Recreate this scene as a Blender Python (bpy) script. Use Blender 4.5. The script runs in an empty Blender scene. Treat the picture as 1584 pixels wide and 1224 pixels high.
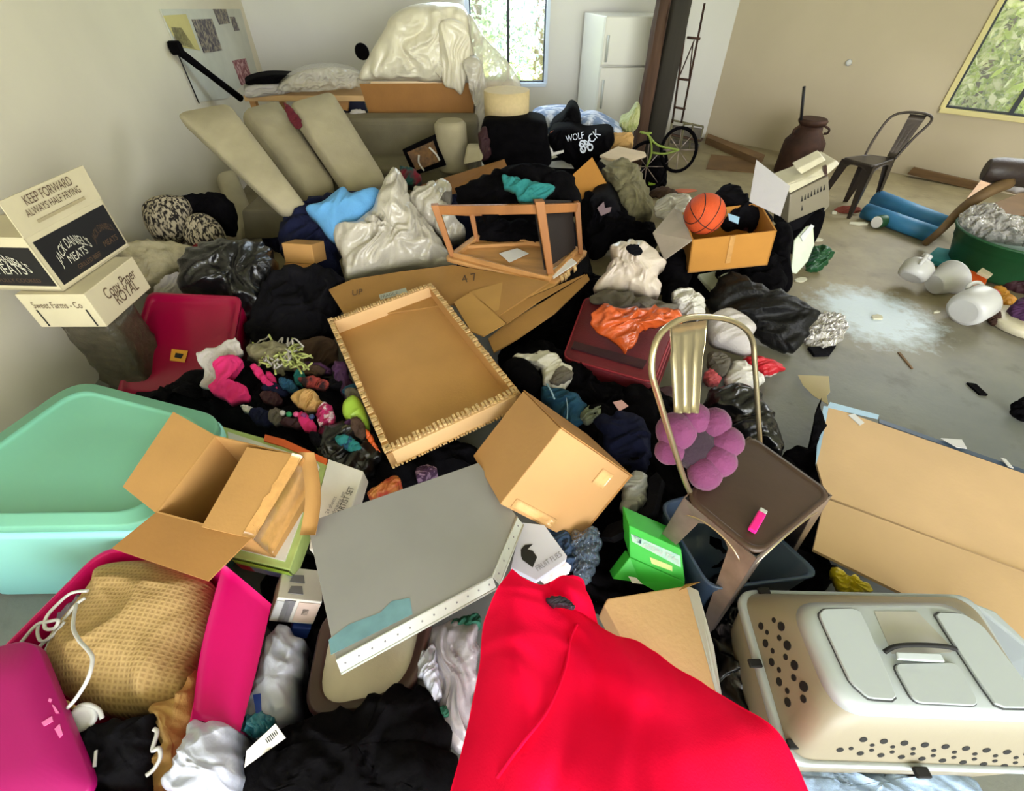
import bpy, bmesh, math, random
import numpy as np
from mathutils import Vector as V, noise, Matrix
random.seed(7)
scene = bpy.context.scene
COL = scene.collection
# ---------------- camera ----------------
FL, CX, CY, CAMH = 708.0, 792.0, 612.0, 1.8
PIT = math.radians(43.0)
SP, CP = math.sin(PIT), math.cos(PIT)
cam = bpy.data.cameras.new('camera'); camo = bpy.data.objects.new('camera', cam); COL.objects.link(camo)
camo.location = (0, 0, CAMH); camo.rotation_euler = (math.pi/2-PIT, 0, 0)
cam.sensor_width = 36; cam.lens = FL/1584*36; cam.clip_start = .02; cam.clip_end = 200
scene.camera = camo
# ---------------- view, sky, sun, large lights ----------------
vs = scene.view_settings
vs.view_transform = 'Standard'; vs.look = 'None'; vs.gamma = 1; vs.use_curve_mapping = False; vs.exposure = -0.36
w = bpy.data.worlds.new('world'); scene.world = w; w.use_nodes = True
bg = w.node_tree.nodes['Background']; bg.inputs[0].default_value = (.80, .90, 1, 1); bg.inputs[1].default_value = 4.5
def light(name, kind, loc, tgt, energy, color, size=None, size_y=None, angle=None):
    l = bpy.data.lights.new(name, kind); l.energy = energy; l.color = color
    if kind == 'AREA': l.shape = 'RECTANGLE'; l.size = size; l.size_y = size_y
    if angle is not None: l.angle = angle
    o = bpy.data.objects.new(name, l); COL.objects.link(o); o.location = loc
    o.rotation_euler = (V(tgt)-V(loc)).to_track_quat('-Z', 'Y').to_euler()
    return o
light('sun', 'SUN', (-2.5, -5, 16), (0, 0, 0), 60.0, (1, .97, .88), angle=.01)
light('doorway_daylight', 'AREA', (1.9, -3.9, 1.75), (-.5, 4.0, .6), 620, (.985, .985, 1), 5.6, 2.6)
light('back_window_daylight', 'AREA', (-.3, 7.25, 2.1), (.5, 4, .6), 75, (.70, .84, 1), 1.4, 1.6)
light('right_window_daylight', 'AREA', (4.9, 5.0, 2.0), (1.5, 2.0, .2), 75, (.95, .98, 1), 1.6, 1.5)

# ---------------- pixel helpers: where a sight line meets a real height or plane ----------------
CAM = V((0, 0, CAMH))
def ray(px, py):
    u = (px-CX)/FL; v = (CY-py)/FL
    return V((u, CP+v*SP, -SP+v*CP))
def P(px, py, z=0.0):
    d = ray(px, py); t = (z-CAMH)/d.z
    if t < 0 or t > 14: t = 14
    return CAM+d*t
def PY(px, py, y):
    d = ray(px, py); return CAM+d*(y/d.y)
class Pl:
    def __init__(s, o, n): s.o = V(o); s.n = V(n).normalized(); s.n = s.n if s.n.dot(CAM-s.o) > 0 else -s.n
    def at(s, px, py, lift=0):
        d = ray(px, py); t = (s.o+s.n*lift-CAM).dot(s.n)/d.dot(s.n); return CAM+d*t
def pl3(a, b, c):
    A, B, C = P(*a), P(*b), P(*c); return Pl(A, (B-A).cross(C-A))
def proj(p):
    q = np.asarray(p)-np.array([0, 0, CAMH])
    x = q[..., 0]; dep = q[..., 1]*CP-q[..., 2]*SP; up = q[..., 1]*SP+q[..., 2]*CP
    dep = np.maximum(dep, .05)
    return np.stack([CX+FL*x/dep, CY-FL*up/dep], -1)
def rotm(r):
    th = np.linalg.norm(r)
    if th < 1e-9: return np.eye(3)
    k = r/th; K = np.array([[0, -k[2], k[1]], [k[2], 0, -k[0]], [-k[1], k[0], 0]])
    return np.eye(3)+math.sin(th)*K+(1-math.cos(th))*K@K
class Fr:
    def __init__(s, o, a, b, c): s.o, s.a, s.b, s.c = V(o), V(a), V(b), V(c)
    def p(s, u, v, w): return s.o+s.a*u+s.b*v+s.c*w
    def m(s, u, v, w):   # metres measured along each axis
        return s.o+s.a.normalized()*u+s.b.normalized()*v+s.c.normalized()*w
def fitbox(cor, zref, dims=(None, None, None), upright=False, name='', tw=0.0):
    keys = list(cor); K = np.array(keys, float); T = np.array([cor[k] for k in keys], float)
    (zk, zv) = zref; zk = np.array(zk, float)
    best = None
    for mir in (1, -1):
        for yaw in range(0, 360, 45):
            c0 = P(*T.mean(0), zv+.1)
            def unpack(x):
                R = rotm(np.array([0, 0, x[3]])) if upright else rotm(np.array([x[4], x[5], 0]))@rotm(np.array([0, 0, x[3]]))
                R = R.copy(); R[:, 0] *= mir
                d = np.exp(x[6:9]); return x[:3], R*d[None, :], d
            def res(x):
                c, A, d = unpack(x); pts = c+(K-.5)@A.T
                r = list(((proj(pts)-T)).ravel())
                r.append(((c+(zk-.5)@A.T)[2]-zv)*2000)
                for i in range(3):
                    if dims[i]: r.append((math.log(d[i]/dims[i]))*200)
                    else: r.append((x[6+i]-math.log(.3))*1.0)
                r += [x[4]*(tw+.3), x[5]*(tw+.3)]
                return np.array(r)
            x = np.array([c0.x, c0.y, c0.z, math.radians(yaw), 0, 0]+[math.log(q or .3) for q in dims])
            lam = 1.0; r = res(x); e = r@r
            for it in range(45):
                J = np.empty((len(r), 9))
                for i in range(9):
                    y = x.copy(); y[i] += 1e-5; J[:, i] = (res(y)-r)/1e-5
                A_ = J.T@J; g = J.T@r
                st = np.linalg.solve(A_+lam*np.diag(np.diag(A_)+1e-3), -g)
                st = np.clip(st, -.4, .4); x2 = x+st; r2 = res(x2); e2 = r2@r2
                if e2 < e:
                    done = e-e2 < 1e-4*e; x, r, e = x2, r2, e2; lam *= .4
                    if done: break
                else: lam *= 4
                if lam > 1e8: break
            if best is None or e < best[0]: best = (e, unpack(x))
            if best[0] < 60: break
        if best[0] < 60: break
    e, (c, A, d) = best
    o = c-A@np.array([.5, .5, .5])
    print('FIT %-18s err %.0f dims %s o %s' % (name, e, np.round(d, 2), np.round(o, 2)))
    return Fr(o, A[:, 0], A[:, 1], A[:, 2])

# ---------------- materials ----------------
def lin(c): return tuple(((x/255)/12.92 if x/255 <= .04045 else ((x/255+.055)/1.055)**2.4) for x in c)
MATS = {}
def mat(key, rgb=None, rough=.6, metal=0, var=.12, vs_=6, bump=.15, bs=60, coat=0, sheen=0, alpha=1, trans=0, emit=0, stretch=None, rgb2=None, thr=None, spec=.5):
    if key in MATS: return MATS[key]
    m = bpy.data.materials.new(key); MATS[key] = m; m.use_nodes = True
    nt = m.node_tree; N = nt.nodes; L = nt.links; b = N['Principled BSDF']
    c = lin(rgb); tc = N.new('ShaderNodeTexCoord'); mp = N.new('ShaderNodeMapping'); L.new(tc.outputs['Object'], mp.inputs[0])
    if stretch: mp.inputs['Scale'].default_value = stretch
    nz = N.new('ShaderNodeTexNoise'); nz.inputs['Scale'].default_value = vs_; nz.inputs['Detail'].default_value = 5; L.new(mp.outputs[0], nz.inputs[0])
    cr = N.new('ShaderNodeValToRGB'); L.new(nz.outputs[0], cr.inputs[0])
    c2 = lin(rgb2) if rgb2 else tuple(min(1, x*(1+var)) for x in c)
    c1 = tuple(x*(1-var) for x in c) if not rgb2 else c
    e0, e1 = (.3, .7) if thr is None else thr
    cr.color_ramp.elements[0].position = e0; cr.color_ramp.elements[1].position = e1
    cr.color_ramp.elements[0].color = (*c1, 1); cr.color_ramp.elements[1].color = (*c2, 1)
    L.new(cr.outputs[0], b.inputs['Base Color'])
    b.inputs['Roughness'].default_value = rough; b.inputs['Metallic'].default_value = metal
    b.inputs['Specular IOR Level'].default_value = spec
    b.inputs['Coat Weight'].default_value = coat; b.inputs['Sheen Weight'].default_value = sheen
    b.inputs['Alpha'].default_value = alpha; b.inputs['Transmission Weight'].default_value = trans
    if emit: L.new(cr.outputs[0], b.inputs['Emission Color']); b.inputs['Emission Strength'].default_value = emit
    if bump:
        n2 = N.new('ShaderNodeTexNoise'); n2.inputs['Scale'].default_value = bs; n2.inputs['Detail'].default_value = 4; L.new(mp.outputs[0], n2.inputs[0])
        bp = N.new('ShaderNodeBump'); bp.inputs['Strength'].default_value = bump; bp.inputs['Distance'].default_value = .01
        L.new(n2.outputs[0], bp.inputs['Height']); L.new(bp.outputs[0], b.inputs['Normal'])
    return m
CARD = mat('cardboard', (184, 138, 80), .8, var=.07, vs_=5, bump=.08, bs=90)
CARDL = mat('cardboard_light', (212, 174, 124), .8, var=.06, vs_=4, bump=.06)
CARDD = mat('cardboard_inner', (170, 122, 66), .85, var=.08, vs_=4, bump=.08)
CARDR = mat('cardboard_ragged_edge', (206, 172, 120), .9, var=.35, vs_=60, bump=.5, bs=150)
CARDB = mat('cardboard_board', (206, 172, 130), .8, var=.06, vs_=3, bump=.05)
TAPE = mat('packing_tape', (200, 150, 88), .22, var=.1, vs_=40, bump=.35, bs=25, coat=.5)
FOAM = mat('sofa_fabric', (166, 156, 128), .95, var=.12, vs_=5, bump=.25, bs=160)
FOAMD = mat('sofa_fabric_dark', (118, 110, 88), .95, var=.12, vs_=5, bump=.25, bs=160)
BLK = mat('black_cloth', (9, 8, 10), .95, var=.5, vs_=9, bump=.4, bs=60, spec=.05)
BLK2 = mat('black_jersey', (15, 14, 18), .9, var=.5, vs_=7, bump=.5, bs=45, spec=.1)
BAG = mat('black_bin_bag', (10, 10, 11), .28, var=.3, vs_=9, bump=.7, bs=18, coat=.2)
NAVY = mat('dark_gap_navy', (16, 22, 52), .45, var=.2, vs_=5)
NAVYC = mat('navy_cloth', (18, 22, 48), .9, var=.3, vs_=8, bump=.4, spec=.2)
TUB = mat('slate_blue_plastic', (58, 76, 100), .4, var=.12, vs_=3, bump=.03)
WPL = mat('white_plastic_film', (190, 183, 168), .3, var=.06, vs_=12, bump=.8, bs=22, coat=.3)
WPLC = mat('clear_plastic_film', (214, 208, 192), .18, var=.08, vs_=14, bump=.8, bs=26, alpha=.62, coat=.4)
WPLB = mat('white_carrier_bag', (184, 188, 206), .35, var=.05, vs_=12, bump=.5, bs=22, coat=.2)
CLEAR = mat('thin_clear_film', (220, 218, 210), .12, var=.05, vs_=10, bump=.7, bs=24, alpha=.38, coat=.5)
WHT = mat('white_plastic', (200, 200, 200), .4, var=.04, vs_=8, bump=.05)
WHTP = mat('white_paper', (222, 218, 212), .8, var=.04, vs_=8, bump=.05)
FLEECE = mat('cream_fleece', (190, 180, 150), .95, var=.18, vs_=20, bump=.8, bs=50)
MINT = mat('mint_lid_plastic', (118, 186, 160), .42, var=.04, vs_=2, bump=.02)
AQUA = mat('aqua_tote_plastic', (160, 236, 228), .38, var=.04, vs_=2, bump=.02)
PINK = mat('pink_tote_plastic', (212, 4, 106), .4, spec=.3, var=.05, vs_=2, bump=.02)
MAG = mat('magenta_lid_plastic', (160, 10, 98), .45, spec=.3, var=.06, vs_=3, bump=.03)
CRIM = mat('crimson_tote_plastic', (142, 0, 50), .3, var=.08, vs_=3, bump=.03)
RED = mat('red_fabric', (246, 6, 62), .95, var=.05, vs_=4, bump=.12, bs=180, spec=.1)
KNIT = mat('tan_knit', (178, 146, 96), .95, var=.15, vs_=6, bump=.3, bs=120)
TANC = mat('tan_cotton', (190, 150, 92), .95, var=.12, vs_=6, bump=.4, bs=60)
PLUSH = mat('purple_plush', (108, 46, 88), .9, var=.15, vs_=10, bump=.4, bs=90, sheen=.15)
PLUSHD = mat('dark_purple_plush', (40, 16, 36), .9, var=.15, vs_=10, bump=.4, bs=90, sheen=.3)
GREYP = mat('grey_painted_panel', (152, 151, 152), .5, var=.03, vs_=4, bump=.02, thr=(.4, .6))
GREYL = mat('light_grey_trim', (184, 188, 182), .45, var=.04, vs_=8, bump=.03)
CARR = mat('carrier_grey_plastic', (172, 180, 184), .4, var=.03, vs_=2, bump=.03)
CARRT = mat('carrier_beige_plastic', (140, 131, 112), .4, var=.04, vs_=2, bump=.03)
DARK = mat('dark_void', (12, 11, 12), .8, var=.2, vs_=6, bump=0)
def waffle(key, rgb, rgb2, sc):
    m = mat(key, rgb, .95, bump=0, rgb2=None); nt = m.node_tree; N = nt.nodes; L = nt.links; b = N['Principled BSDF']; tc = N.new('ShaderNodeTexCoord'); ws = []
    for ax in ('X', 'Y'):
        w_ = N.new('ShaderNodeTexWave'); w_.bands_direction = ax; w_.inputs['Scale'].default_value = sc; w_.inputs['Distortion'].default_value = 1.2; w_.inputs['Detail'].default_value = 1; w_.inputs['Detail Scale'].default_value = .4; L.new(tc.outputs['Object'], w_.inputs[0]); ws.append(w_)
    mm = N.new('ShaderNodeMath'); mm.operation = 'MAXIMUM'; L.new(ws[0].outputs['Fac'], mm.inputs[0]); L.new(ws[1].outputs['Fac'], mm.inputs[1])
    mx = N.new('ShaderNodeMixRGB'); L.new(mm.outputs[0], mx.inputs[0]); mx.inputs[1].default_value = (*lin(rgb2), 1); mx.inputs[2].default_value = (*lin(rgb), 1); L.new(mx.outputs[0], b.inputs['Base Color'])
    bp = N.new('ShaderNodeBump'); bp.inputs['Strength'].default_value = .35; bp.inputs['Distance'].default_value = .004; L.new(mm.outputs[0], bp.inputs['Height']); L.new(bp.outputs[0], b.inputs['Normal']); return m
KNIT = waffle('waffle_knit', (186, 156, 104), (158, 128, 82), 26)
DBRN = mat('dark_brown_plastic', (66, 44, 40), .35, var=.1, vs_=4, bump=.03)
SEAT = mat('brown_seat_metal', (70, 52, 40), .42, metal=.2, var=.12, vs_=5, bump=.06, bs=40)
STEEL = mat('pale_steel', (196, 182, 150), .28, metal=.9, var=.12, vs_=8, bump=.05)
STEELG = mat('worn_grey_steel', (158, 142, 134), .38, metal=.7, var=.3, vs_=9, bump=.1)
DSTEEL = mat('dark_bronze_metal', (62, 54, 48), .35, metal=.6, var=.25, vs_=7, bump=.1)
RUST = mat('rusty_metal', (62, 38, 26), .7, metal=.4, var=.35, vs_=12, bump=.3)
OAK = mat('orange_wood', (156, 102, 56), .5, var=.25, vs_=6, bump=.15, bs=50, stretch=(1, 1, .15))
OAKP = mat('pale_wood', (190, 140, 84), .55, var=.25, vs_=9, bump=.15, stretch=(.3, 2, 1))
TIMB = mat('weathered_timber', (78, 54, 38), .85, var=.5, vs_=7, bump=.7, bs=18, stretch=(1, 1, .12))
TIMBD = mat('dark_timber', (40, 34, 24), .8, var=.4, vs_=7, bump=.5, bs=18, stretch=(1, 1, .12))
PLANK = mat('brown_plank', (112, 84, 52), .8, var=.25, vs_=8, bump=.3, stretch=(.4, .4, 3))
ORNG = mat('orange_rubber', (206, 78, 28), .7, var=.12, vs_=10, bump=.5, bs=220)
ORGC = mat('orange_film_bag', (200, 86, 34), .35, var=.35, vs_=10, bump=.7, bs=20, coat=.3)
MAROON = mat('maroon_luggage', (96, 14, 28), .6, var=.15, vs_=6, bump=.25, bs=140)
MAROOND = mat('dark_maroon_luggage', (48, 8, 18), .7, var=.15, vs_=6, bump=.25)
TEAL = mat('teal_cloth', (26, 112, 112), .85, var=.15, vs_=8, bump=.35)
BLUEC = mat('light_blue_cloth', (96, 160, 214), .85, var=.1, vs_=6, bump=.3)
BLUER = mat('blue_roll', (52, 122, 168), .5, var=.15, vs_=5, bump=.1)
GREEN = mat('green_carton', (54, 186, 62), .5, var=.1, vs_=6, bump=.04)
DGREEN = mat('dark_green_plastic', (24, 74, 40), .45, var=.15, vs_=5, bump=.1)
LIME = mat('lime_plastic', (150, 184, 60), .45, var=.15, vs_=6)
LGREEN = mat('yellow_green_yarn', (178, 186, 112), .95, var=.25, vs_=30, bump=.5)
YEL = mat('yellow_plastic', (196, 176, 28), .35, var=.2, vs_=8)
ORANGE = mat('orange_plastic', (222, 96, 34), .45, var=.1, vs_=6)
AMBER = mat('amber_plastic', (214, 150, 50), .45, var=.1, vs_=6)
PURP = mat('purple_cloth', (62, 26, 66), .9, var=.3, vs_=8, bump=.4)
PINKC = mat('pink_cloth', (206, 36, 108), .9, var=.12, vs_=10, bump=.3)
WCL = mat('white_cloth', (188, 182, 178), .9, var=.08, vs_=10, bump=.4)
OLIVE = mat('olive_patterned_cloth', (118, 112, 84), .9, var=.35, vs_=16, bump=.4)
GRYC = mat('grey_cloth', (96, 90, 80), .9, var=.2, vs_=10, bump=.4)
BROWNC = mat('brown_cloth', (70, 50, 36), .9, var=.3, vs_=10, bump=.4)
DBLUE = mat('petrol_blue_cloth', (18, 70, 100), .85, var=.25, vs_=10, bump=.4)
SHADE = mat('lamp_shade_linen', (206, 184, 138), .85, var=.05, vs_=40, bump=.15, bs=200)
INK = mat('black_ink', (14, 12, 16), .6, var=.1, bump=0)
INKB = mat('brown_ink', (92, 70, 52), .7, var=.1, bump=0)
INKG = mat('grey_ink', (120, 118, 124), .7, var=.1, bump=0)
INKW = mat('cream_ink', (196, 192, 176), .7, var=.1, bump=0)
BLUEI = mat('blue_print', (30, 58, 140), .5, var=.1, bump=0)
SKYB = mat('pale_blue_plastic', (150, 186, 214), .4, var=.08, bump=.03)
LEOP = mat('animal_print_plush', (26, 20, 18), .95, vs_=52, bump=.4, rgb2=(176, 164, 140), thr=(.46, .54), stretch=(1.5, 1, .55))
CARTON = mat('cream_carton', (206, 194, 162), .75, var=.05, vs_=5, bump=.05)
SILV = mat('crinkled_foil_film', (200, 196, 190), .2, var=.2, vs_=20, bump=1, bs=30, metal=.3, alpha=.85)
FRIDGE = mat('white_enamel', (214, 212, 200), .35, var=.03, vs_=3, bump=.02)

# ---------------- mesh builder ----------------
def aslist(pts): return [V(p) for p in pts]
class MB:
    def __init__(s): s.v = []; s.f = []; s.mi = []; s.sm = []
    def add(s, vs_, fs, mi=0, smooth=False):
        o = len(s.v); s.v += [V(p) for p in vs_]
        for f in fs: s.f.append([i+o for i in f]); s.mi.append(mi); s.sm.append(smooth)
        return s
    def hexa(s, c, mi=0):      # c: 8 corners, bottom ring 0-3 then top ring 4-7
        return s.add(c, [(0, 3, 2, 1), (4, 5, 6, 7), (0, 1, 5, 4), (1, 2, 6, 5), (2, 3, 7, 6), (3, 0, 4, 7)], mi)
    def slab(s, F, u0, u1, v0, v1, w0, w1, mi=0, m=False):
        g = F.m if m else F.p
        return s.hexa([g(u0, v0, w0), g(u1, v0, w0), g(u1, v1, w0), g(u0, v1, w0), g(u0, v0, w1), g(u1, v0, w1), g(u1, v1, w1), g(u0, v1, w1)], mi)
    def prism(s, pts, d, mi=0, smooth=False):
        pts = aslist(pts); n = len(pts); d = V(d)
        return s.add(pts+[p+d for p in pts], [tuple(range(n))[::-1], tuple(range(n, 2*n))]+[(i, (i+1) % n, (i+1) % n+n, i+n) for i in range(n)], mi, smooth)
    def loft(s, rings, mi=0, smooth=True, cap=True):
        n = len(rings[0]); vs_ = [p for r in rings for p in r]; fs = []
        for k in range(len(rings)-1):
            for i in range(n):
                j = (i+1) % n; fs.append((k*n+i, k*n+j, (k+1)*n+j, (k+1)*n+i))
        s.add(vs_, fs, mi, smooth)
        if cap:
            o = len(s.v)-len(vs_)
            s.f += [[o+i for i in range(n)][::-1], [o+(len(rings)-1)*n+i for i in range(n)]]; s.mi += [mi]*2; s.sm += [False]*2
        return s
    def tube(s, pts, r, n=8, mi=0, sub=1, closed=False):
        pts = catmull(aslist(pts), sub, closed) if sub > 1 else aslist(pts)
        rr = r if isinstance(r, (list, tuple)) else [r]*len(pts)
        if len(rr) != len(pts): rr = [np.interp(i/(len(pts)-1), np.linspace(0, 1, len(rr)), rr) for i in range(len(pts))]
        rings = []; up = V((.13, .27, .95))
        for i, p in enumerate(pts):
            t = (pts[min(i+1, len(pts)-1)]-pts[max(i-1, 0)])
            if closed: t = pts[(i+1) % len(pts)]-pts[i-1]
            t = t.normalized() if t.length > 1e-9 else V((0, 0, 1))
            a = up-t*up.dot(t)
            if a.length < .05: a = V((1, 0, 0))-t*t.x
            a.normalize(); up = a; b = t.cross(a)
            rings.append([p+(a*math.cos(q)+b*math.sin(q))*rr[i] for q in [2*math.pi*k/n for k in range(n)]])
        if closed: rings.append(rings[0])
        return s.loft(rings, mi, True, not closed)
    def lathe(s, o, axis, prof, n=24, mi=0, smooth=True, cap=True):
        o = V(o); ax = V(axis).normalized(); a = ax.orthogonal().normalized(); b = ax.cross(a)
        return s.loft([[o+ax*h+(a*math.cos(q)+b*math.sin(q))*max(r, 1e-4) for q in [2*math.pi*k/n for k in range(n)]] for h, r in prof], mi, smooth, cap)
    def grid(s, G, th=.004, mi=0, smooth=True, nrm=None):   # G[row][col] points; closed with thickness
        R, C = len(G), len(G[0]); vs_ = []; nn = []
        for i in range(R):
            for j in range(C):
                a = G[min(i+1, R-1)][j]-G[max(i-1, 0)][j]; b = G[i][min(j+1, C-1)]-G[i][max(j-1, 0)]
                c = a.cross(b); c = c.normalized() if c.length > 1e-9 else V((0, 0, 1)); nn.append(c)
        vs_ = [G[i][j] for i in range(R) for j in range(C)]; m = R*C
        sg = sum(nn[k].dot(CAM-vs_[k]) for k in range(m)); sg = 1 if sg > 0 else -1
        vs2 = [vs_[k]-nn[k]*sg*th for k in range(m)]
        fs = []
        for i in range(R-1):
            for j in range(C-1):
                q = (i*C+j, i*C+j+1, (i+1)*C+j+1, (i+1)*C+j); fs.append(q); fs.append(tuple(x+m for x in q[::-1]))
        edge = [j for j in range(C)]+[i*C+C-1 for i in range(1, R)]+[(R-1)*C+j for j in range(C-2, -1, -1)]+[i*C for i in range(R-2, 0, -1)]
        for k in range(len(edge)):
            a, b = edge[k], edge[(k+1) % len(edge)]; fs.append((a, b, b+m, a+m))
        return s.add(vs_+vs2, fs, mi, smooth)
    def obj(s, name, mats, parent=None, label=None, cat=None, group=None, kind=None, bevel=0, seg=2, recalc=True, origin=None):
        mats = mats if isinstance(mats, (list, tuple)) else [mats]
        if parent is not None: og = V(parent['wo'])
        elif origin is not None: og = V(origin)
        elif kind == 'structure': og = V((0, 0, 0))
        else:
            zs = min(p.z for p in s.v); og = V((sum(p.x for p in s.v)/len(s.v), sum(p.y for p in s.v)/len(s.v), zs))
        me = bpy.data.meshes.new(name); me.from_pydata([tuple(p-og) for p in s.v], [], s.f)
        for m in mats: me.materials.append(m)
        me.polygons.foreach_set('material_index', s.mi); me.polygons.foreach_set('use_smooth', s.sm); me.update()
        if recalc:
            bm = bmesh.new(); bm.from_mesh(me); bmesh.ops.recalc_face_normals(bm, faces=bm.faces); bm.to_mesh(me); bm.free()
        o = bpy.data.objects.new(name, me); COL.objects.link(o)
        o['wo'] = tuple(og)
        if parent is not None: o.parent = parent
        else: o.location = og
        if bevel:
            b = o.modifiers.new('bevel', 'BEVEL'); b.width = bevel; b.segments = seg; b.limit_method = 'ANGLE'; b.angle_limit = .6
        tag(o, label, cat, group, kind)
        return o
def tag(o, label=None, cat=None, group=None, kind=None):
    if label: o['label'] = label
    if cat: o['category'] = cat
    if group: o['group'] = group
    if kind: o['kind'] = kind
def T(name, label, cat, loc, group=None):
    o = bpy.data.objects.new(name, None); COL.objects.link(o); o.empty_display_size = .05
    o.location = loc; o['wo'] = tuple(loc); tag(o, label, cat, group); return o
def catmull(pts, sub, closed=False):
    n = len(pts); out = []
    rng = range(n) if closed else range(n-1)
    for i in rng:
        if closed: a, b, c, d = pts[i-1], pts[i], pts[(i+1) % n], pts[(i+2) % n]
        else: a, b, c, d = pts[max(i-1, 0)], pts[i], pts[i+1], pts[min(i+2, n-1)]
        for k in range(sub):
            t = k/sub; out.append(.5*((2*b)+(c-a)*t+(2*a-5*b+4*c-d)*t*t+(3*b-a-3*c+d)*t**3))
    if not closed: out.append(pts[-1])
    return out
def rquad(c, rad, n=5):    # rounded ring through four corner points
    out = []; c = aslist(c)
    for i in range(4):
        p, a, b = c[i], c[i-1], c[(i+1) % 4]
        da = (a-p); db = (b-p); ra = min(rad, da.length*.45); rb = min(rad, db.length*.45)
        A = p+da.normalized()*ra; B = p+db.normalized()*rb
        for k in range(n+1):
            t = k/n; out.append(A*(1-t)**2+p*2*t*(1-t)+B*t*t)
    return out
def fold(x, y, f, ang, st, seed):
    ang -= math.pi/2
    wx = noise.noise(V((x*f*.6, y*f*.6, seed+31)))*.35/f*6; c, s_ = math.cos(ang+wx*2), math.sin(ang+wx*2)
    a = (x*c+y*s_)*f+wx; b = (-x*s_+y*c)*f/st+wx
    n1 = noise.noise(V((a, b, seed))); n2 = noise.noise(V((a*2.1+5, b*1.7, seed+3))); n3 = noise.noise(V((a*4.3+5, b*3.1, seed+7)))
    return (1-abs(n1)*3.2)*.6+(.6-abs(n2)*2.4)*.55+(.4-abs(n3)*2)*.3
def heap(name, label, cat, px, m, z=0.0, h=.08, tilt=None, back=.04, freq=10, amp=.034, ang=.6, st=2.2, crisp=False, seed=None, rings=22, segs=96, sub=4, peaks=(), flat=2.4, parent=None, group=None, kind=None, jag=None, round_=True, soft=None):
    seed = seed if seed is not None else (hash_(name+label) % 97)*1.37
    lo = max(px, key=lambda q: q[1]); cx_ = sum(q[0] for q in px)/len(px); cy_ = sum(q[1] for q in px)/len(px)
    A = P(lo[0], lo[1], z); d = ray(cx_, cy_); elev = math.atan2(-d.z, V((d.x, d.y)).length)
    tl = math.radians(tilt) if tilt is not None else .7*(math.pi/2-elev)
    b = V((-A.x, -A.y, 0)).normalized(); n = V((0, 0, 1))*math.cos(tl)+b*math.sin(tl); up = -b*math.cos(tl)+V((0, 0, 1))*math.sin(tl); ex = up.cross(n)
    pl = Pl(A, n); o3 = [pl.at(*q) for q in px]
    o3 = catmull(o3, max(2, segs//len(px)), True) if round_ else sum([[o3[i].lerp(o3[(i+1) % len(o3)], k/6) for k in range(6)] for i in range(len(o3))], [])
    c = sum(o3, V())/len(o3); R0 = sum((p-c).length for p in o3)/len(o3)
    if soft is None: soft = cat in ('cushion', 'pillow', 'toy', 'cap', 'beanie', 'case', 'jug')
    if not soft:
        freq = max(freq, 1.5/R0); amp = min(max(amp, .16*R0), .055, .42*R0); h = h*.85
        if jag is None: jag = min(.16*R0, .03)
    jf = max(22, 3/R0)
    if jag: o3 = [p+(ex*noise.noise(p*jf+V((seed, 0, 0)))+up*noise.noise(p*jf+V((0, seed, 9))))*jag for p in o3]
    c = sum(o3, V())/len(o3); S = len(o3)
    pk = [(pl.at(q[0], q[1]), q[2], q[3]) for q in peaks]
    mb = MB(); vs_ = []; rr = [(k/rings)**.85 for k in range(1, rings+1)]
    def disp(p, r):
        q = p-A; x, y = q.dot(ex), q.dot(up); e = 1-r**6
        hh = h*max(0, 1-r**flat)**.55+amp*fold(x, y, freq, ang, st, seed)*(.25+.75*e)
        for pc, ph, pr in pk: hh += ph*math.exp(-((p-pc).length/pr)**2)
        if crisp: hh += amp*.8*(abs(noise.noise(V((x*freq*3, y*freq*3, seed)))*1.5)-.25)
        return p+n*max(hh, -.8*back if r < 1 else -back)+(ex*noise.noise(V((x*freq, y*freq, seed+9)))+up*noise.noise(V((x*freq, y*freq, seed+19))))*amp*.6*e
    vs_.append(disp(c, 0))
    for r in rr:
        for p in o3: vs_.append(disp(c.lerp(p, r), r))
    for p in o3: vs_.append(c.lerp(p, .985)-n*back)
    vs_.append(c-n*back)
    fs = [(0, 1+i, 1+(i+1) % S) for i in range(S)]
    for k in range(rings):
        for i in range(S):
            j = (i+1) % S; fs.append((1+k*S+i, 1+(k+1)*S+i, 1+(k+1)*S+j, 1+k*S+j))
    e = 1+(rings+1)*S; fs += [(e, 1+rings*S+(i+1) % S, 1+rings*S+i) for i in range(S)]
    mb.add(vs_, fs, 0, not crisp)
    return mb.obj(name, m, parent, label, cat, group, kind)
def hash_(s_):
    h_ = 7
    for ch in s_: h_ = (h_*31+ord(ch)) % 1000003
    return h_
def sheet(name, label, cat, rows, m, sub=6, th=.004, amp=0, freq=8, ang=0, st=2, parent=None, seed=1.0, kind=None, group=None, uv=None):
    R = [[P(*q) for q in r] for r in rows]
    R = [catmull(r, sub) for r in R]; Cn = len(R[0]); cols = [catmull([r[j] for r in R], sub) for j in range(Cn)]
    G = [[cols[j][i] for j in range(Cn)] for i in range(len(cols[0]))]
    if amp: G = [[p+V((0, 0, 1))*amp*fold(p.x, p.y, freq, ang, st, seed) for p in r] for r in G]
    mb = MB(); mb.grid(G, th)
    return mb.obj(name, m, parent, label, cat, group, kind, recalc=False), G
def board(name, label, cat, px, pl, th, m, parent=None, bevel=0, lift=0, group=None, kind=None):
    pts = [pl.at(*q, lift) for q in px]; mb = MB(); mb.prism(pts, pl.n*-th)
    return mb.obj(name, m, parent, label, cat, group, kind, bevel=bevel)
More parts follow.
